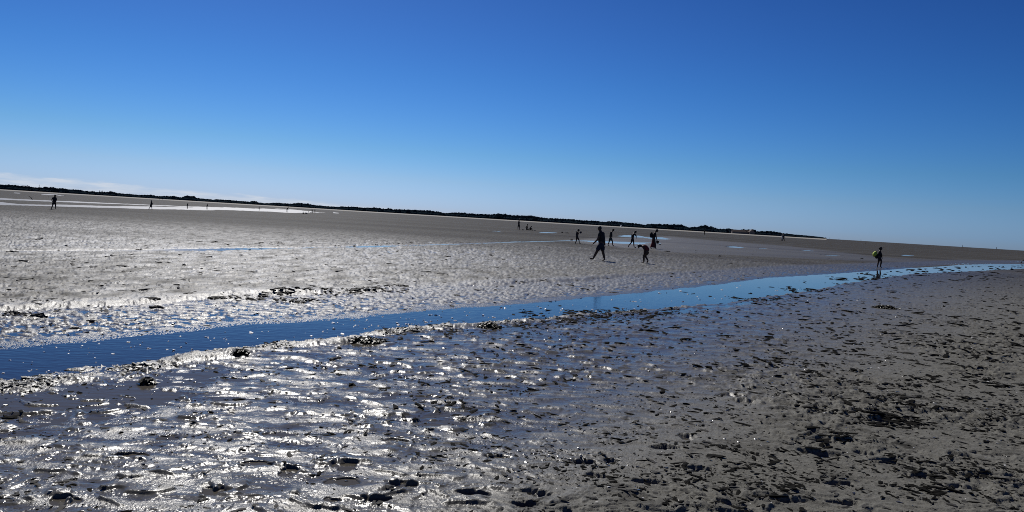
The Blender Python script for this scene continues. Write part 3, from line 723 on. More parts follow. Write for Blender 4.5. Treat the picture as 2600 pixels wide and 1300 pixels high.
        if hair == 'down':
            hv.append(tube([hc + Vector((0, 0, .1 * hh)), hc + Vector((f * hw * .3, 0, -.7 * hh)), hc + Vector((f * hw * .4, 0, -1.7 * hh))], [hw * .95, hw * .6, hw * .15], 8))
        V_, F_ = join(hv); mesh_obj('hair', V_, F_, M_HAIR, root)
    for wname, wm, spec in wear:
        if wname in ('shirt', 'jacket', 'tank_top', 'swimsuit'):
            vv, ee, rr = [Q['pelvis'], mid, Q['chest'], Q['chest'].lerp(Q['neck'], .8)], [(0, 1), (1, 2), (2, 3)], [.128 * sc_ * spec, .120 * sc_ * spec, .140 * sc_, .07 * sc_]
            if wname in ('shirt', 'jacket'):
                for S in 'LR':
                    if 'shoulder' + S in Q:
                        k_ = len(vv); fr = .95 if wname == 'jacket' else .55
                        vv += [Q['shoulder' + S], Q['shoulder' + S].lerp(Q['elbow' + S], fr)]; ee += [(2, k_), (k_, k_ + 1)]; rr += [.072 * sc_, .058 * sc_]
                        if wname == 'jacket': vv.append(Q['elbow' + S].lerp(Q['wrist' + S], .85)); ee.append((k_ + 1, k_ + 2)); rr.append(.045 * sc_)
            V_, F_ = skin_mesh([tuple(v) for v in vv], ee, rr, 0, 2 if near else 1); mesh_obj(wname, V_, F_, wm, root)
        elif wname in ('shorts', 'trousers', 'briefs'):
            fr = {'shorts': .85, 'briefs': .22, 'trousers': 1.0}[wname]
            vv, ee, rr = [Q['pelvis'] + Vector((0, 0, .05 * sc_)), Q['pelvis']], [(0, 1)], [.118 * sc_, .128 * sc_]
            for S in 'LR':
                k_ = len(vv); vv += [Q['hip' + S], Q['hip' + S].lerp(Q['knee' + S], fr)]; ee += [(1, k_), (k_, k_ + 1)]; rr += [.102 * sc_ * spec, (.076 + .02 * (1 - fr)) * sc_ * spec]
                if wname == 'trousers': vv.append(Q['knee' + S].lerp(Q['ankle' + S], .9)); ee.append((k_ + 1, k_ + 2)); rr.append(.05 * sc_)
            V_, F_ = skin_mesh([tuple(v) for v in vv], ee, rr, 1, 2 if near else 1); mesh_obj(wname, V_, F_, wm, root)
        elif wname in ('cap', 'hat'):
            def cf(p): return Vector((p.x, p.y, max(p.z, .12 * hh)))
            cv_ = [ellip(hc, (hw * 1.15, (hw * .8 if f else hw) * 1.2, hh * 1.12), fn=cf, rot=rotm)]
            if wname == 'cap': cv_.append(ellip(hc + rotm @ (fd * hw * 1.25 + Vector((0, 0, .22 * hh))), (hw * .75 if f else hw * .7, hw * .7 if f else hw * .75, hh * .07), 10, 4, rot=rotm))
            else: cv_.append(ellip(hc + rotm @ Vector((0, 0, .18 * hh)), (hw * 1.75, hw * 1.6, hh * .08), 14, 4, rot=rotm))
            V_, F_ = join(cv_); mesh_obj(wname, V_, F_, wm, root)
        elif wname == 'skirt':                      # spec: list of rings ((x, y) left, (x, y) right) in zoom pixels
            V_, F_ = [], []; n = 16
            for (l, r_) in spec:
                a_, b_ = L3(l), L3(r_); c_ = (a_ + b_) / 2; ax = (b_ - a_) / 2
                for k_ in range(n):
                    t_ = 6.2832 * k_ / n; wv = 1 + .07 * math.sin(5 * t_)
                    V_.append(c_ + ax * math.cos(t_) * wv + Vector((0, 1, 0)) * ax.length * .8 * math.sin(t_) * wv)
            for i in range(len(spec) - 1):
                for k_ in range(n): F_.append((i * n + k_, i * n + (k_ + 1) % n, (i + 1) * n + (k_ + 1) % n, (i + 1) * n + k_))
            o = mesh_obj('skirt', V_, F_, wm, root)
    return root, L3, sc_, Q
def held(name, label, cat, root, c, r_, mt, fn=None, strap=None, seg=14):
    """a thing of its own that a person carries; placed by the carrier's local frame"""
    o = empty(name, root.matrix_basis @ c if False else root.location + Matrix.Rotation(root.rotation_euler.z, 3, 'Z') @ c, root.rotation_euler.z); tag(o, label, cat)
    V_, F_ = ellip((0, 0, 0), r_, seg, 10, fn); mesh_obj('body', V_, F_, mt, o)
    for s_ in strap or ():
        V2, F2 = tube([p - c for p in s_], [.012] * len(s_), 6); mesh_obj('strap', V2, F2, M_BLACK, o)
    return o
ZA = (1440, 560, 10.735); ZB = (1570, 560, 10.735)
# man striding left in the middle
person('man with bare legs striding left across the mud, largest figure of the group', {
 'head': (884, 216), 'neck': (905, 305), 'chest': (935, 385), 'waist': (932, 520), 'pelvis': (922, 640),
 'shoulderL': (888, 352, -.17), 'elbowL': (835, 510, -.22), 'wristL': (735, 605, -.20), 'handL': (672, 655, -.19),
 'shoulderR': (975, 350, .17), 'elbowR': (1008, 500, .24), 'wristR': (1022, 630, .22), 'handR': (1030, 730, .20),
 'hipL': (895, 665, -.09), 'kneeL': (805, 850, -.09), 'ankleL': (707, 1040, -.08), 'toeL': (620, 1030, -.08),
 'hipR': (945, 665, .09), 'kneeR': (978, 870, .09), 'ankleR': (1020, 1060, .08), 'toeR': (935, 1100, .08)},
 face=-1, dist_at=(960, 1100), head=(50, 66), build=1.12, zoom=ZA, wear=[('shirt', M_BLACK, 1.12), ('shorts', M_NAVY, 1.12)])
r0, L3, k, Q = person('child standing left of the striding man, holding a ball up to the chest', {
 'head': (312, 262), 'neck': (285, 300), 'chest': (272, 350), 'pelvis': (268, 438),
 'shoulderL': (290, 318, -.11), 'elbowL': (318, 368, -.13), 'wristL': (352, 350, -.08), 'handL': (368, 335, -.07),
 'shoulderR': (268, 318, .11), 'elbowR': (300, 375, .13), 'wristR': (345, 352, .08), 'handR': (364, 335, .07),
 'hipL': (275, 450, -.06), 'kneeL': (322, 530, -.06), 'ankleL': (333, 615, -.06), 'toeL': (372, 624, -.06),
 'hipR': (262, 450, .06), 'kneeR': (256, 545, .06), 'ankleR': (216, 618, .06), 'toeR': (244, 630, .06)},
 face=1, dist_at=(290, 632), head=(27, 33), build=1.1, zoom=ZA, tilt=.35, hair='long', wear=[('swimsuit', M_BLACK, 1.1), ('briefs', M_BLACK, 1)])
held('ball', 'round dark ball held up in both hands by the standing child', 'ball', r0, L3((366, 322, 0)), (.105,) * 3, M_NAVY)
person('slim figure in a cap walking right behind the striding man', {
 'head': (1255, 260), 'neck': (1220, 297), 'chest': (1195, 345), 'waist': (1185, 405), 'pelvis': (1180, 462),
 'shoulderL': (1195, 322, -.14), 'elbowL': (1170, 400, -.17), 'wristL': (1195, 455, -.15),
 'shoulderR': (1200, 325, .14), 'elbowR': (1225, 395, .16), 'wristR': (1222, 440, .12),
 'hipL': (1182, 475, -.08), 'kneeL': (1236, 565, -.08), 'ankleL': (1236, 668, -.07), 'toeL': (1285, 687, -.07),
 'hipR': (1176, 475, .08), 'kneeR': (1142, 585, .08), 'ankleR': (1110, 672, .07), 'toeR': (1155, 690, .07)},
 face=1, dist_at=(1190, 692), head=(28, 30), build=1.0, zoom=ZA, tilt=.3, wear=[('shirt', M_BLACK, 1.05), ('shorts', M_TEAL, 1.1), ('cap', M_BLACK, 1)])
person('woman with a hair bun leaning forward and walking right, arm bent', {
 'head': (468, 306), 'neck': (436, 340), 'chest': (398, 385), 'waist': (385, 430), 'pelvis': (385, 482),
 'shoulderL': (440, 362, -.15), 'elbowL': (482, 418, -.18), 'wristL': (486, 452, -.14),
 'shoulderR': (405, 365, .15), 'elbowR': (350, 405, .18), 'wristR': (395, 420, .16),
 'hipL': (390, 495, -.08), 'kneeL': (416, 595, -.08), 'ankleL': (428, 712, -.07), 'toeL': (485, 742, -.07),
 'hipR': (378, 495, .08), 'kneeR': (350, 605, .08), 'ankleR': (268, 700, .07), 'toeR': (292, 727, .07)},
 face=1, dist_at=(390, 742), head=(28, 31), build=1.05, zoom=ZB, tilt=.45, hair='bun', wear=[('jacket', M_BLACK, 1.12), ('shorts', M_BLACK, 1.05)])
r0, L3, k, Q = person('woman in a long dark red skirt bending her head, rucksack on her back', {
 'head': (1050, 270), 'neck': (1010, 305), 'chest': (975, 370), 'waist': (962, 440), 'pelvis': (955, 510),
 'shoulderL': (1002, 345, -.15), 'elbowL': (1030, 450, -.19), 'wristL': (1055, 545, -.16), 'handL': (1062, 575, -.15),
 'shoulderR': (965, 345, .15), 'elbowR': (985, 450, .19), 'wristR': (1000, 520, .16),
 'hipL': (962, 525, -.08), 'kneeL': (1010, 640, -.08), 'ankleL': (1012, 745, -.07), 'toeL': (1038, 770, -.07),
 'hipR': (948, 525, .08), 'kneeR': (935, 650, .08), 'ankleR': (880, 740, .07), 'toeR': (912, 765, .07)},
 face=1, dist_at=(970, 768), head=(35, 40), build=1.1, zoom=ZB, tilt=.5,
 wear=[('shirt', M_BLACK, 1.05), ('skirt', M_RED, [((918, 505), (990, 505)), ((905, 590), (1012, 600)), ((868, 690), (1020, 700)), ((850, 715), (1014, 748))])])
held('rucksack', 'black rucksack on the back of the woman in the dark red skirt', 'rucksack', r0, L3((895, 392, 0)), (.13, .15, .25), M_BLACK,
     strap=[[L3((900, 335, -.1)), L3((960, 320, -.16)), L3((1000, 360, -.17)), L3((960, 440, -.16)), L3((905, 440, -.1))]])
ob = empty('bucket', r0.location + Matrix.Rotation(r0.rotation_euler.z, 3, 'Z') @ L3((1064, 628, -.15)), r0.rotation_euler.z); tag(ob, 'dark bucket hanging from the hand of the woman in the red skirt', 'bucket')
V_, F_ = [], []
for zz, rr_ in ((0, .085), (.02, .095), (.24, .13), (.25, .14), (.235, .125), (.03, .09)):
    for k in range(14): V_.append((rr_ * math.cos(.4488 * k), rr_ * math.sin(.4488 * k), zz))
for i in range(5):
    for k in range(14): F_.append((i * 14 + k, i * 14 + (k + 1) % 14, (i + 1) * 14 + (k + 1) % 14, (i + 1) * 14 + k))
F_.append(tuple(range(14))[::-1]); F_.append(tuple(70 + k for k in range(14)))
mesh_obj('pail', V_, F_, M_BUCKET, ob)
V_, F_ = tube([(.135 * math.cos(t_), 0, .245 + .14 * math.sin(t_)) for t_ in np.linspace(0, math.pi, 9)], [.006] * 9, 5); mesh_obj('handle', V_, F_, M_BUCKET, ob)
person('child in a dark red top bent double over the mud, head hanging down', {
 'head': (568, 690), 'neck': (640, 692), 'chest': (700, 712), 'waist': (775, 765), 'pelvis': (785, 855),
 'shoulderL': (672, 720, -.10), 'elbowL': (715, 800, -.15), 'wristL': (700, 880, -.12), 'handL': (688, 920, -.1),
 'shoulderR': (680, 720, .10), 'elbowR': (735, 800, .15), 'wristR': (722, 880, .12), 'handR': (712, 920, .1),
 'hipL': (778, 868, -.07), 'kneeL': (690, 958, -.07), 'ankleL': (697, 1122, -.06), 'toeL': (628, 1150, -.06),
 'hipR': (782, 868, .07), 'kneeR': (728, 965, .07), 'ankleR': (808, 1090, .06), 'toeR': (775, 1155, .06)},
 face=-1, dist_at=(715, 1160), head=(52, 40), build=1.25, height=1.25, zoom=ZB, hair='down', wear=[('tank_top', M_RED, 1.1), ('shorts', M_BLACK, 1.05)])
r0, L3, k, Q = person('figure in a cap beside the stream carrying a lime bag on the back', {
 'head': (525, 248), 'neck': (507, 292), 'chest': (488, 360), 'waist': (492, 450), 'pelvis': (498, 525),
 'shoulderL': (512, 340, -.15), 'elbowL': (552, 435, -.18), 'wristL': (568, 490, -.12), 'handL': (575, 520, -.1),
 'shoulderR': (480, 335, .15), 'elbowR': (520, 430, .18), 'wristR': (560, 500, .12),
 'hipL': (505, 545, -.08), 'kneeL': (560, 628, -.08), 'ankleL': (527, 775, -.07), 'toeL': (578, 812, -.07),
 'hipR': (490, 545, .08), 'kneeR': (472, 645, .08), 'ankleR': (437, 785, .07), 'toeR': (470, 812, .07)},
 face=1, dist_at=(500, 816), head=(45, 50), build=1.12, zoom=(2190, 610, 11.71), tilt=.3, wear=[('jacket', M_BLACK, 1.15), ('shorts', M_BLACK, 1.1), ('cap', M_BLACK, 1)])
def bagfn(p): return Vector((p.x * (1 - .25 * p.z), p.y, p.z)) + Vector((0, .02 * math.sin(p.z * 30), .02 * math.sin(p.x * 25)))
held('shoulder_bag', 'lime yellow bag on the back of the figure beside the stream', 'bag', r0, L3((362, 410, 0)), (.15, .17, .19), M_LIME, bagfn,
     strap=[[L3((380, 350, -.1)), L3((440, 300, -.15)), L3((500, 320, -.18)), L3((470, 430, -.17)), L3((400, 470, -.12))]])
held('sack', 'dark sack hanging below the lime bag of the figure beside the stream', 'sack', r0, L3((415, 480, .02)), (.12, .14, .16), M_BLACK)
# man far left
person('man in shorts at the far left, elbows out, in front of the bright channels', {
 'head': (617, 338), 'neck': (590, 405), 'chest': (578, 475), 'pelvis': (550, 670),
 'shoulderL': (500, 445, -.05), 'elbowL': (432, 555, .05), 'wristL': (475, 640, -.08),
 'shoulderR': (662, 445, .05), 'elbowR': (680, 545, .1), 'wristR': (640, 645, -.08),
 'hipL': (505, 700, -.04), 'kneeL': (478, 820, -.06), 'ankleL': (402, 985, -.05), 'toeL': (445, 1022, -.08),
 'hipR': (600, 700, .04), 'kneeR': (622, 825, .06), 'ankleR': (602, 975, .05), 'toeR': (655, 1018, -.0)},
 face=0, dist_at=(530, 1025), head=(48, 52), build=1.15, zoom=(110, 480, 19.82), near=False, wear=[('shirt', M_BLACK, 1.1), ('shorts', M_BLACK, 1.1)])
person('person walking right across the white channel, second figure from the left', {
 'head': (322, 262), 'neck': (322, 290), 'chest': (325, 322), 'pelvis': (312, 400),
 'shoulderL': (310, 300, -.12), 'elbowL': (375, 350, -.15), 'wristL': (345, 385, -.1),
 'shoulderR': (335, 300, .12), 'elbowR': (300, 355, .15), 'wristR': (275, 405, .1),
 'hipL': (318, 410, -.07), 'kneeL': (328, 470, -.07), 'ankleL': (333, 535, -.06), 'toeL': (350, 548, -.06),
 'hipR': (305, 410, .07), 'kneeR': (272, 465, .07), 'ankleR': (225, 528, .06), 'toeR': (238, 542, .06)},
 face=1, dist_at=(285, 545), head=(22, 26), build=1.1, zoom=(360, 490, 12.88), near=False, wear=[('shirt', M_BLACK, 1.1), ('shorts', M_BLACK, 1.1)])
person('tall man standing with one forearm forward beside the seated pair', {
 'head': (621, 388), 'neck': (600, 440), 'chest': (592, 500), 'pelvis': (586, 660),
 'shoulderL': (600, 470, -.17), 'elbowL': (600, 545, -.2), 'wristL': (670, 548, -.15), 'handL': (695, 546, -.14),
 'shoulderR': (570, 470, .17), 'elbowR': (555, 580, .2), 'wristR': (560, 660, .18),
 'hipL': (610, 680, -.08), 'kneeL': (627, 790, -.08), 'ankleL': (618, 915, -.07), 'toeL': (665, 936, -.07),
 'hipR': (565, 680, .08), 'kneeR': (542, 800, .08), 'ankleR': (535, 908, .07), 'toeR': (565, 922, .07)},
 face=1, dist_at=(590, 932), head=(34, 46), build=1.0, zoom=(1290, 540, 21.47), near=False, wear=[('tank_top', M_NAVY, 1.05), ('shorts', M_BLACK, 1)])
person('person sitting upright on the sand beside the tall standing man', {
 'head': (1055, 655), 'neck': (1047, 700), 'chest': (1035, 745), 'pelvis': (1010, 915),
 'shoulderL': (1025, 735, -.15), 'elbowL': (965, 790, -.2), 'wristL': (940, 805, -.15),
 'shoulderR': (1045, 735, .15), 'elbowR': (1065, 820, .2), 'wristR': (1090, 880, .15),
 'hipL': (1025, 925, -.08), 'kneeL': (1115, 880, -.1), 'ankleL': (1130, 940, -.08), 'toeL': (1160, 955, -.08),
 'hipR': (1010, 925, .08), 'kneeR': (1095, 885, .1), 'ankleR': (1120, 940, .08), 'toeR': (1150, 952, .08)},
 face=1, dist_at=(1050, 960), head=(27, 40), build=1.0, height=1.6, zoom=(1290, 540, 21.47), near=False, wear=[('shirt', M_BLACK, 1.1), ('shorts', M_BLACK, 1)])
person('person crouching with a rounded back, right one of the seated pair', {
 'head': (1265, 755), 'neck': (1235, 775), 'chest': (1200, 820), 'pelvis': (1190, 925),
 'shoulderL': (1225, 800, -.15), 'elbowL': (1270, 860, -.2), 'wristL': (1305, 890, -.15),
 'shoulderR': (1220, 800, .15), 'elbowR': (1265, 865, .2), 'wristR': (1300, 895, .15),
 'hipL': (1200, 940, -.08), 'kneeL': (1298, 850, -.1), 'ankleL': (1320, 955, -.08), 'toeL': (1345, 980, -.08),
 'hipR': (1190, 940, .08), 'kneeR': (1285, 855, .1), 'ankleR': (1300, 960, .08), 'toeR': (1330, 980, .08)},
 face=1, dist_at=(1250, 975), head=(30, 34), build=1.05, height=1.6, zoom=(1290, 540, 21.47), near=False, tilt=.5, wear=[('shirt', M_BLACK, 1.1), ('shorts', M_BLACK, 1)])
# small figures: (x, feet y, height px, lean, stride, face, label, clothes)
def small(x, yf, h, lean=0.0, stride=.12, face=1, label='', cloth=M_BLACK, group=None, sit=False, arm=0.0):
    h = float(h); Jn = {}
    def P(ax, az, dz=0.0): return (x + ax * h, yf - az * h, dz)
    if sit:
        Jn = {'head': P(.0, .88), 'neck': P(-.02, .72), 'chest': P(-.05, .55), 'pelvis': P(-.12, .13)}
        for S, g in (('L', -1), ('R', 1)):
            Jn.update({'shoulder' + S: P(-.04, .62, .16 * g), 'elbow' + S: P(.12, .40, .2 * g), 'wrist' + S: P(.32, .40, .15 * g), 'hip' + S: P(-.08, .10, .08 * g),
                       'knee' + S: P(.40, .36 if arm == 0 else .1, .09 * g), 'ankle' + S: P(.62, .08, .08 * g), 'toe' + S: P(.72, .05, .08 * g)})
        H_, hd = 1.65, (.10 * h, .12 * h)
    else:
        Jn = {'head': P(lean * 1.0, .93), 'neck': P(lean * .75, .85), 'chest': P(lean * .5, .74), 'pelvis': P(0, .52)}
        for S, g in (('L', -1), ('R', 1)):
            Jn.update({'shoulder' + S: P(lean * .6 + .01 * g, .80, .16 * g), 'elbow' + S: P(lean * .4 - .04 * g + .03 * face, .64, .2 * g), 'wrist' + S: P(lean * .4 + (.05 + arm) * face - .06 * g, .50 + arm * .6, .16 * g),
                       'hip' + S: P(-.0, .50, .08 * g), 'knee' + S: P(stride * .5 * g + .02 * face, .28, .08 * g), 'ankle' + S: P(stride * g, .045, .08 * g), 'toe' + S: P(stride * g + .08 * face, .01, .08 * g)})
        H_, hd = None, (.055 * h, .068 * h)
    return person(label, Jn, face=face, dist_at=(x, yf), head=hd, build=1.12, near=False, height=H_, group=group, wear=[('shirt', cloth, 1.1), ('shorts', cloth, 1.05)])
small(475.5, 530.5, 15.5, .12, .04, 1, 'person looking down in the white channel, third from the left', M_BLACK)
small(525.5, 532, 15, .16, .05, 1, 'person bowing slightly in the channel, fourth from the left')
small(658, 534.8, 10.5, .03, .03, 1, 'slim person standing alone in the glittering pool')
small(728.5, 539.2, 14, .26, .05, 1, 'person leaning to the right at the edge of the glittering pool')
small(793, 541.5, 11.5, -.08, .05, -1, 'left one of the two people standing by the end of the pool')
small(799.5, 541.5, 11, .02, .04, 1, 'right one of the two people standing by the end of the pool')
small(770, 543.5, 6.2, face=-1, sit=True, label='leftmost of the three people sitting by the glittering pool', arm=1.0)
small(777, 543.5, 6.0, face=1, sit=True, label='middle one of the three people sitting by the glittering pool')
small(783.5, 540.2, 5.6, .3, .1, 1, 'small child crouching at the pool right of the sitting pair')
small(1788.5, 596.3, 12.5, .02, .06, 1, 'lone walker on the far flat below the tallest tree clump')
r0, L3, k, Q = small(1985.5, 612.0, 18.5, .10, .07, 1, 'person in a white shirt walking close beside a dark clad companion', M_WHITE)
small(1989.5, 612.2, 18.8, .04, .12, 1, 'dark clad person walking close beside the one in white', M_BLACK)
TINY = [(165, 499, 4.2, 'speck of a person beyond the channels, right of the far left man in shorts'), (124, 502, 3.5, 'speck of a person just left of the head of the man in shorts'),
 (412, 508, 5, 'speck of a person beyond the channel, right of the second figure from the left'), (405, 507.5, 4.2, 'speck of a person, left one of two beyond the channel behind the second figure'),
 (981, 540, 3.4, 'speck of a person on the flat under the leftmost half of the middle wood'), (1016, 541.5, 3, 'faint speck of a person on the flat between the pools and the tall standing man'),
 (1084.5, 544.5, 3, 'faint speck of a person below the long level stretch of wood'), (1137, 549, 4, 'speck of a person below a dip in the wood, left of the tall standing man'),
 (1160.5, 550, 3.8, 'speck of a person close right of another below the dip in the wood'), (1217, 553, 3.2, 'speck of a person nearest on the left of the tall standing man'),
 (2079, 604.5, 4, 'speck of a person in front of the tip of the headland'), (2107, 607.2, 4.5, 'speck of a person on the horizon just right of the headland tip'),
 (2130, 608.5, 3.5, 'second speck of a person on the horizon right of the headland tip'), (2186, 612.5, 5, 'dark speck of a person on the horizon left of the figure with the lime bag'),
 (2198, 618.5, 3, 'speck of a person below the horizon, just left of the lime bag figure'), (2358, 626.5, 3.2, 'speck of a person just below the horizon, right of the lime bag figure'),
 (2444, 628, 6, 'grey upright speck of a person standing against the sky far right'), (2530, 633.5, 6.5, 'rightmost speck of a person standing against the sky'),
 (1402, 563.5, 2.8, 'faint speck of a person far behind the seated pair, at the foot of the wood'), (1842, 588.5, 2.6, 'faint speck of a person on the sand left of the long brown building')]
for x, yf, h, lb in TINY:
    small(x, yf, h, 0, .05, 1, lb, group='tiny figures far out on the flat')

# driftwood
def stick(name, label, cat, pts, r_, mt):
    p = hit(*pts[0]); a = -math.atan2(p.x, p.y); mpp = p.y / F; o = empty(name, p, a); tag(o, label, cat)
    P_ = [Vector(((x - pts[0][0]) * mpp, 0, (pts[0][1] - y + (x - pts[0][0]) * math.tan(ROLL)) * mpp + .01)) for x, y in pts]
    V_, F_ = tube(P_, [r_ * (1 - .5 * i / len(P_)) for i in range(len(P_))], 7); mesh_obj('branch', V_, F_, mt, o)
    V_, F_ = tube([P_[1], P_[1] + Vector((r_ * 3, r_ * 4, r_ * 5))], [r_ * .5, r_ * .2], 5); mesh_obj('twig', V_, F_, mt, o)
    return o
M_WOOD = mat('dark_wood', (.05, .042, .035), .8, noise=(8, .4))
stick('driftwood', 'thin crooked stick slanting out of the flat at the far left', 'driftwood', [(82, 508), (80, 503.5), (77, 500), (74, 498)], .06, M_WOOD)
stick('driftwood', 'arched dark branch cut off by the right edge above the stream', 'driftwood', [(2592, 668), (2593.5, 664), (2597, 661.8), (2602, 661.5), (2607, 664), (2609, 669)], .07, M_WOOD)

# ------------------------------------------------------------------ far shore: trees, houses, mast
DT = 1500.0
M_LEAF = mat('far_foliage', (.014, .024, .032), .95, noise=(.6, .3), spec=0)  # blue distance haze put into the leaf colour
M_BARK = mat('bark', (.05, .04, .032), .9)
prof = [(-160,20),(0,12.8),(29,14),(37,14),(50,12.5),(60,12.4),(86,11.7),(93,11),(108,12),(116,15),(128,13.6),(150,12.5),(169,12),(171,10.2),(184,11.7),(207,11.6),(210,8.7),(233,9.6),(245,8.3),(253,9),(267,9),(282,11.8),(300,8.8),
 (350,7.4),(389,9.3),(395,7),(443,10),(464,6.5),(469,13.5),(494,13.2),(497,8.5),(520,7.5),(542,6),(546,8.3),(583,8.3),(600,7.5),(633,6.6),(640,9),(652,9.4),(655,6),(672,5),(699,8.6),(738,8),(750,11),(765,12),(783,10.8),(800,8),(850,7),
 (870,9),(895,10),(920,9),(940,10.5),(960,11.7),(974,9),(986,11.3),(1000,9.5),(1025,11),(1083,12.7),(1110,11),(1131,7.8),(1150,11),(1161,12.4),(1209,10.6),(1240,12),(1265,15.2),(1285,15.3),(1300,13.6),(1320,14),(1359,15),(1378,11.5),(1437,12),
 (1479,11.5),(1517,11.3),(1534,10),(1556,13.7),(1600,12),(1620,11.3),(1637,8.4),(1651,12.4),(1700,14.6),(1730,15.5),(1747,8.9),(1775,13),(1786,18),(1798,16),(1812,14),(1815,9.5),(1840,10.5),(1852,12.8),(1870,10),(1895,13),(1901,14.4),(1917,12.8),(1918,8.8),
 (1948,12.2),(1959,11.9),(1975,10),(1986,8.4),(2020,6.6),(2049,5.6),(2084,4.2),(2096,2.4)]
px_, ph__ = [p[0] for p in prof], [p[1] for p in prof]
def crown_mesh(seed, n_leaf=150, poplar=False):
    """crown of unit height and unit width: dark inner lumps under a skin of leaf clumps"""
    rs = random.Random(seed); Vv, Ff = [], []
    import bmesh
    blobs = []
    if poplar: blobs = [(0, 0, .15 + .17 * i, .20 - .02 * abs(i - 1.5)) for i in range(5)]
    else:
        for i in range(rs.randint(6, 8)):
            a = rs.uniform(0, 6.28); d_ = rs.uniform(.05, .33); blobs.append((math.cos(a) * d_, math.sin(a) * d_, rs.uniform(.3, .78), rs.uniform(.17, .28)))
        blobs.append((0, 0, .45, .34))
    for bx_, by_, bz_, br_ in blobs:
        bm = bmesh.new(); bmesh.ops.create_icosphere(bm, subdivisions=1, radius=br_ * .86); k0 = len(Vv)
        for v in bm.verts: Vv.append((bx_ + v.co.x * rs.uniform(.8, 1.15), by_ + v.co.y * rs.uniform(.8, 1.15), bz_ + v.co.z * rs.uniform(.8, 1.1)))
        for f_ in bm.faces: Ff.append(tuple(k0 + v.index for v in f_.verts))
        bm.free()
    for i in range(n_leaf):
        bx_, by_, bz_, br_ = rs.choice(blobs); d_ = Vector((rs.gauss(0, 1), rs.gauss(0, 1), rs.gauss(0, 1))).normalized()
        c = Vector((bx_, by_, bz_)) + d_ * br_ * rs.uniform(.82, 1.12); a = d_.orthogonal().normalized(); b = d_.cross(a); sz = rs.uniform(.02, .05)
        tl = d_ * rs.uniform(-.03, .03); k0 = len(Vv)
        Vv += [tuple(c - a * sz), tuple(c + b * sz + tl), tuple(c + a * sz), tuple(c - b * sz - tl)]; Ff.append((k0, k0 + 1, k0 + 2, k0 + 3))
    me = bpy.data.meshes.new('crown'); me.from_pydata(Vv, [], Ff); me.materials.append(M_LEAF); return me
crowns = [crown_mesh(300 + i) for i in range(7)]; pop = crown_mesh(350, 120, True)
V_, F_ = tube([(0, 0, -.02), (0.01, 0, .2), (-.01, .01, .5), (0, 0, .7)], [.05, .035, .025, .012], 7)
trunk_me = bpy.data.meshes.new('trunk'); trunk_me.from_pydata([tuple(v) for v in V_], [], F_); trunk_me.materials.append(M_BARK)
def far_xy(x, dist):
    u_ = us(x, yhor(x) + 3)[0]; return u_ * dist / F, dist
def tree(x, hpx, wpx, dist=DT, label='dark tree in the wood along the far shore', kind=None, group='trees along the far shore', name='tree'):
    X_, Y_ = far_xy(x, dist); g = 1.0; mpp = dist / F
    top_z = H0 + hpx * mpp; hgt = top_z - g
    o = empty(name, (X_, Y_, g), rnd.uniform(0, 6.28)); tag(o, label, 'tree', group)
    t_ = bpy.data.objects.new('trunk', trunk_me); c_ = bpy.data.objects.new('crown', kind or crowns[rnd.randrange(7)])
    for b in (t_, c_): C.objects.link(b); b.parent = o
    t_.scale = (hgt, hgt, hgt); c_.scale = (wpx * mpp, wpx * mpp, hgt * 1.0)
    return o
x = -30.0; nt_ = 0
special = [(1786, 12), (482, 15), (256, 8), (2096, 8)]
while x < 2094:
    hp = float(np.interp(x, px_, ph__)) 
    if not any(abs(x - a) < b for a, b in special):
        tree(x, hp * rnd.uniform(.92, 1.04), max(7, hp * rnd.uniform(.95, 1.5)), DT + rnd.uniform(-60, 60) + max(0, x - 1900) * 1.2); nt_ += 1
    x += rnd.uniform(6.0, 9.5)
tree(477, 13.9, 15, label='broad square-topped tree standing above its neighbours on the left shore', group=None)
tree(489, 13.0, 16, DT + 8, 'rounded tree leaning on the square-topped one on the left shore', group=None)
for i, xx in enumerate((252.5, 256.5, 260.5, 264.5)):
    tree(xx, (11.8, 11.0, 12.0, 9.6)[i], 6, DT - 30, 'narrow poplar in the row of four standing together on the left shore', kind=pop, group='row of four poplars on the left shore', name='poplar_tree')
tree(1780, 15.0, 18, label='tree at the left shoulder of the tallest clump on the shore', group=None)
tree(1788, 18.6, 20, DT - 10, 'tallest domed tree on the shore, right of the middle', group=None)
tree(1797, 16, 18, label='tree at the right shoulder of the tallest clump on the shore', group=None)
tree(2095, 3.0, 12, DT + 240, label='last low tree at the tip of the headland', group=None)
# the undergrowth and woods behind, one dark mass
rs = np.random.RandomState(77); Vv, Ff = [], []
xs = np.arange(-120, 2094, 3.0)
for row, (dd, fr) in enumerate(((-45, .42), (15, .72), (60, .82))):
    k0 = len(Vv); tops = []
    for i, xx in enumerate(xs):
        hp = float(np.interp(xx, px_, ph__)) * fr * (1 + .10 * float(pn(np.array([xx * .22 + row * 9]), np.array([1.0 + row]), 5)[0])) * (.9 + .2 * rs.uniform())
        d_ = DT + dd + max(0, xx - 1900) * 1.2 + 4 * float(pn(np.array([xx * .3]), np.array([row * 3.0]), 6)[0]); X_, Y_ = far_xy(xx, d_)
        zt = max(H0 + hp * d_ / F, 1.9)
        Vv += [(X_, Y_ - 7, .4), (X_ + rs.uniform(-1, 1), Y_ - 4.5 + rs.uniform(-1.5, 1.5), .4 + (zt - .4) * .62), (X_, Y_, zt), (X_ + rs.uniform(-1, 1), Y_ + 5, .4 + (zt - .4) * .6), (X_, Y_ + 8, .4)]
    for i in range(len(xs) - 1):
        for j in range(4): a = k0 + i * 5 + j; Ff.append((a, a + 5, a + 6, a + 1))
wo = mesh_obj('far_woodland', Vv, Ff, M_LEAF, None, False); tag(wo, 'dark woodland mass behind the trees of the far shore', kind='stuff')

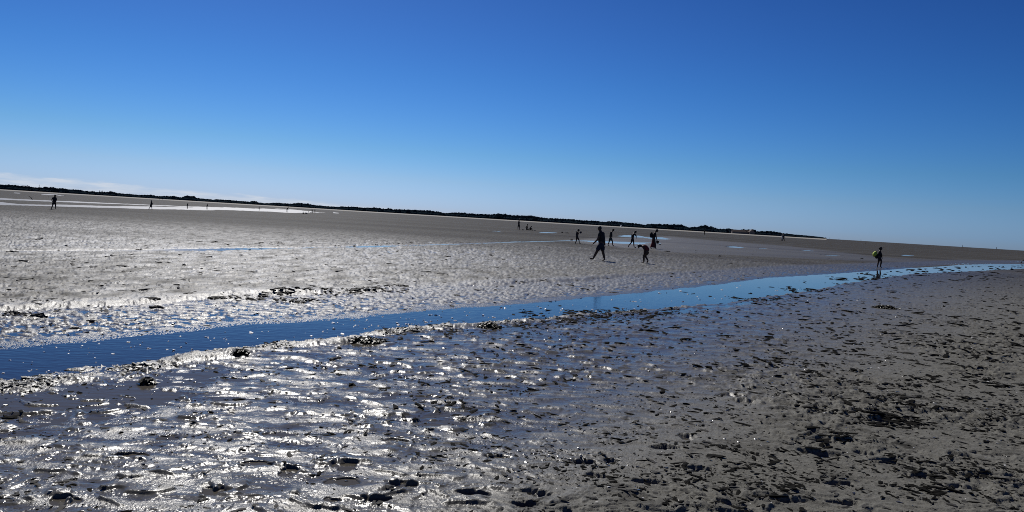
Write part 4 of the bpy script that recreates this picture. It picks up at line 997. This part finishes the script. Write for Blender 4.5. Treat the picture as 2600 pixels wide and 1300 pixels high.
# houses among the trees
M_ROOF = mat('brown_roof', (.075, .05, .042), .8, noise=(.8, .3)); M_WALL = mat('pale_wall', (.13, .11, .11), .8); M_PALE = mat('white_wall', (.75, .75, .75), .7)
M_GLASS = mat('window_glass', (.02, .025, .03), .2); M_GREYROOF = mat('slate_roof', (.20, .22, .27), .5)
def box(x0, x1, y0, y1, z0, z1):
    V_ = [(x0, y0, z0), (x1, y0, z0), (x1, y1, z0), (x0, y1, z0), (x0, y0, z1), (x1, y0, z1), (x1, y1, z1), (x0, y1, z1)]
    return V_, [(0, 3, 2, 1), (4, 5, 6, 7), (0, 1, 5, 4), (1, 2, 6, 5), (2, 3, 7, 6), (3, 0, 4, 7)]
def house(x, wpx, wall_px, roof_px, label, wallm, roofm, dist=DT - 58, dep=9, gable_front=False, chim=True, nwin=4, zb=.9, lift=0):
    X_, Y_ = far_xy(x, dist); mpp = dist / F; W2 = wpx * mpp / 2; zb = zb + lift
    zw = H0 + wall_px * mpp - zb; zr = H0 + (wall_px + roof_px) * mpp - zb
    o = empty('house', (X_, Y_, zb), 0); tag(o, label, 'house')
    V_, F_ = box(-W2, W2, 0, dep, -.6 - lift, zw)
    k0 = 8
    if gable_front: V_ += [(0, 0.0, zr), (0, dep, zr)]; F_ += [(4, 5, 8), (7, 9, 6)]
    else: V_ += [(-W2, dep / 2, zr), (W2, dep / 2, zr)]; F_ += [(4, 8, 7), (5, 6, 9)]
    mesh_obj('wall', V_, F_, wallm, o, False)
    e_ = .5; t_ = .25
    if gable_front:
        R_ = [(-W2 - e_, -e_, zw - .2), (0, -e_, zr + .1), (W2 + e_, -e_, zw - .2), (-W2 - e_, dep + e_, zw - .2), (0, dep + e_, zr + .1), (W2 + e_, dep + e_, zw - .2)]
    else:
        R_ = [(-W2 - e_, -e_, zw - .2), (-W2 - e_, dep / 2, zr + .1), (-W2 - e_, dep + e_, zw - .2), (W2 + e_, -e_, zw - .2), (W2 + e_, dep / 2, zr + .1), (W2 + e_, dep + e_, zw - .2)]
    R2 = R_ + [(a, b, c + t_) for a, b, c in R_]
    FR = [(0, 1, 4, 3), (1, 2, 5, 4), (6, 9, 10, 7), (7, 10, 11, 8), (0, 6, 7, 1), (1, 7, 8, 2), (3, 4, 10, 9), (4, 5, 11, 10), (0, 3, 9, 6), (2, 8, 11, 5)]
    rf = mesh_obj('roof', R2, FR, roofm, o, False)
    if chim:
        V_, F_ = box(W2 * .55, W2 * .55 + .9, dep * .4, dep * .4 + .8, zr - 1.2, zr + 1.3); mesh_obj('chimney', V_, F_, roofm, rf, False)
    for i in range(nwin):
        wx_ = -W2 + (i + .5) * 2 * W2 / nwin; V_, F_ = box(wx_ - .6, wx_ + .6, -.04, .1, zw * .35, zw * .8); mesh_obj('window', V_, F_, M_GLASS, o, False)
    return o
house(1881, 44, 4.0, 4.5, 'long low brown building on the shore among trees right of the tallest tree', M_WALL, M_ROOF, nwin=9, dist=DT - 70)
house(1909, 13, 5.5, 5.5, 'gabled house at the right end of the long brown building', M_WALL, M_ROOF, gable_front=True, nwin=3, dist=DT - 75)
house(1577, 1.9, 1.9, .6, 'tiny white house against the dark wood, right of the middle', M_PALE, M_GREYROOF, nwin=1, chim=False, dist=DT - 70)
house(61, 17, 9.6, 2.2, 'pale roofed house showing over the trees at the far left', M_WALL, M_GREYROOF, nwin=3, dist=DT + 95)
house(15, 9, 9.5, 2.0, 'small pale roofed house over the trees at the left edge', M_WALL, M_GREYROOF, nwin=2, dist=DT + 95)
X_, Y_ = far_xy(99, DT + 200); mpp = (DT + 200) / F
o = empty('radio_mast', (X_, Y_, 0)); tag(o, 'thin radio mast rising above the trees on the far left shore', 'mast')
V_, F_ = tube([(0, 0, 0), (0, 0, 16.5 * mpp), (0, 0, 19 * mpp)], [.5, .32, .2], 6); mesh_obj('pole', V_, F_, M_GREY, o)
for zz in (15, 17): V_, F_ = box(-.9, .9, -.2, .2, zz * mpp, zz * mpp + .5); mesh_obj('antenna', V_, F_, M_GREY, o, False)
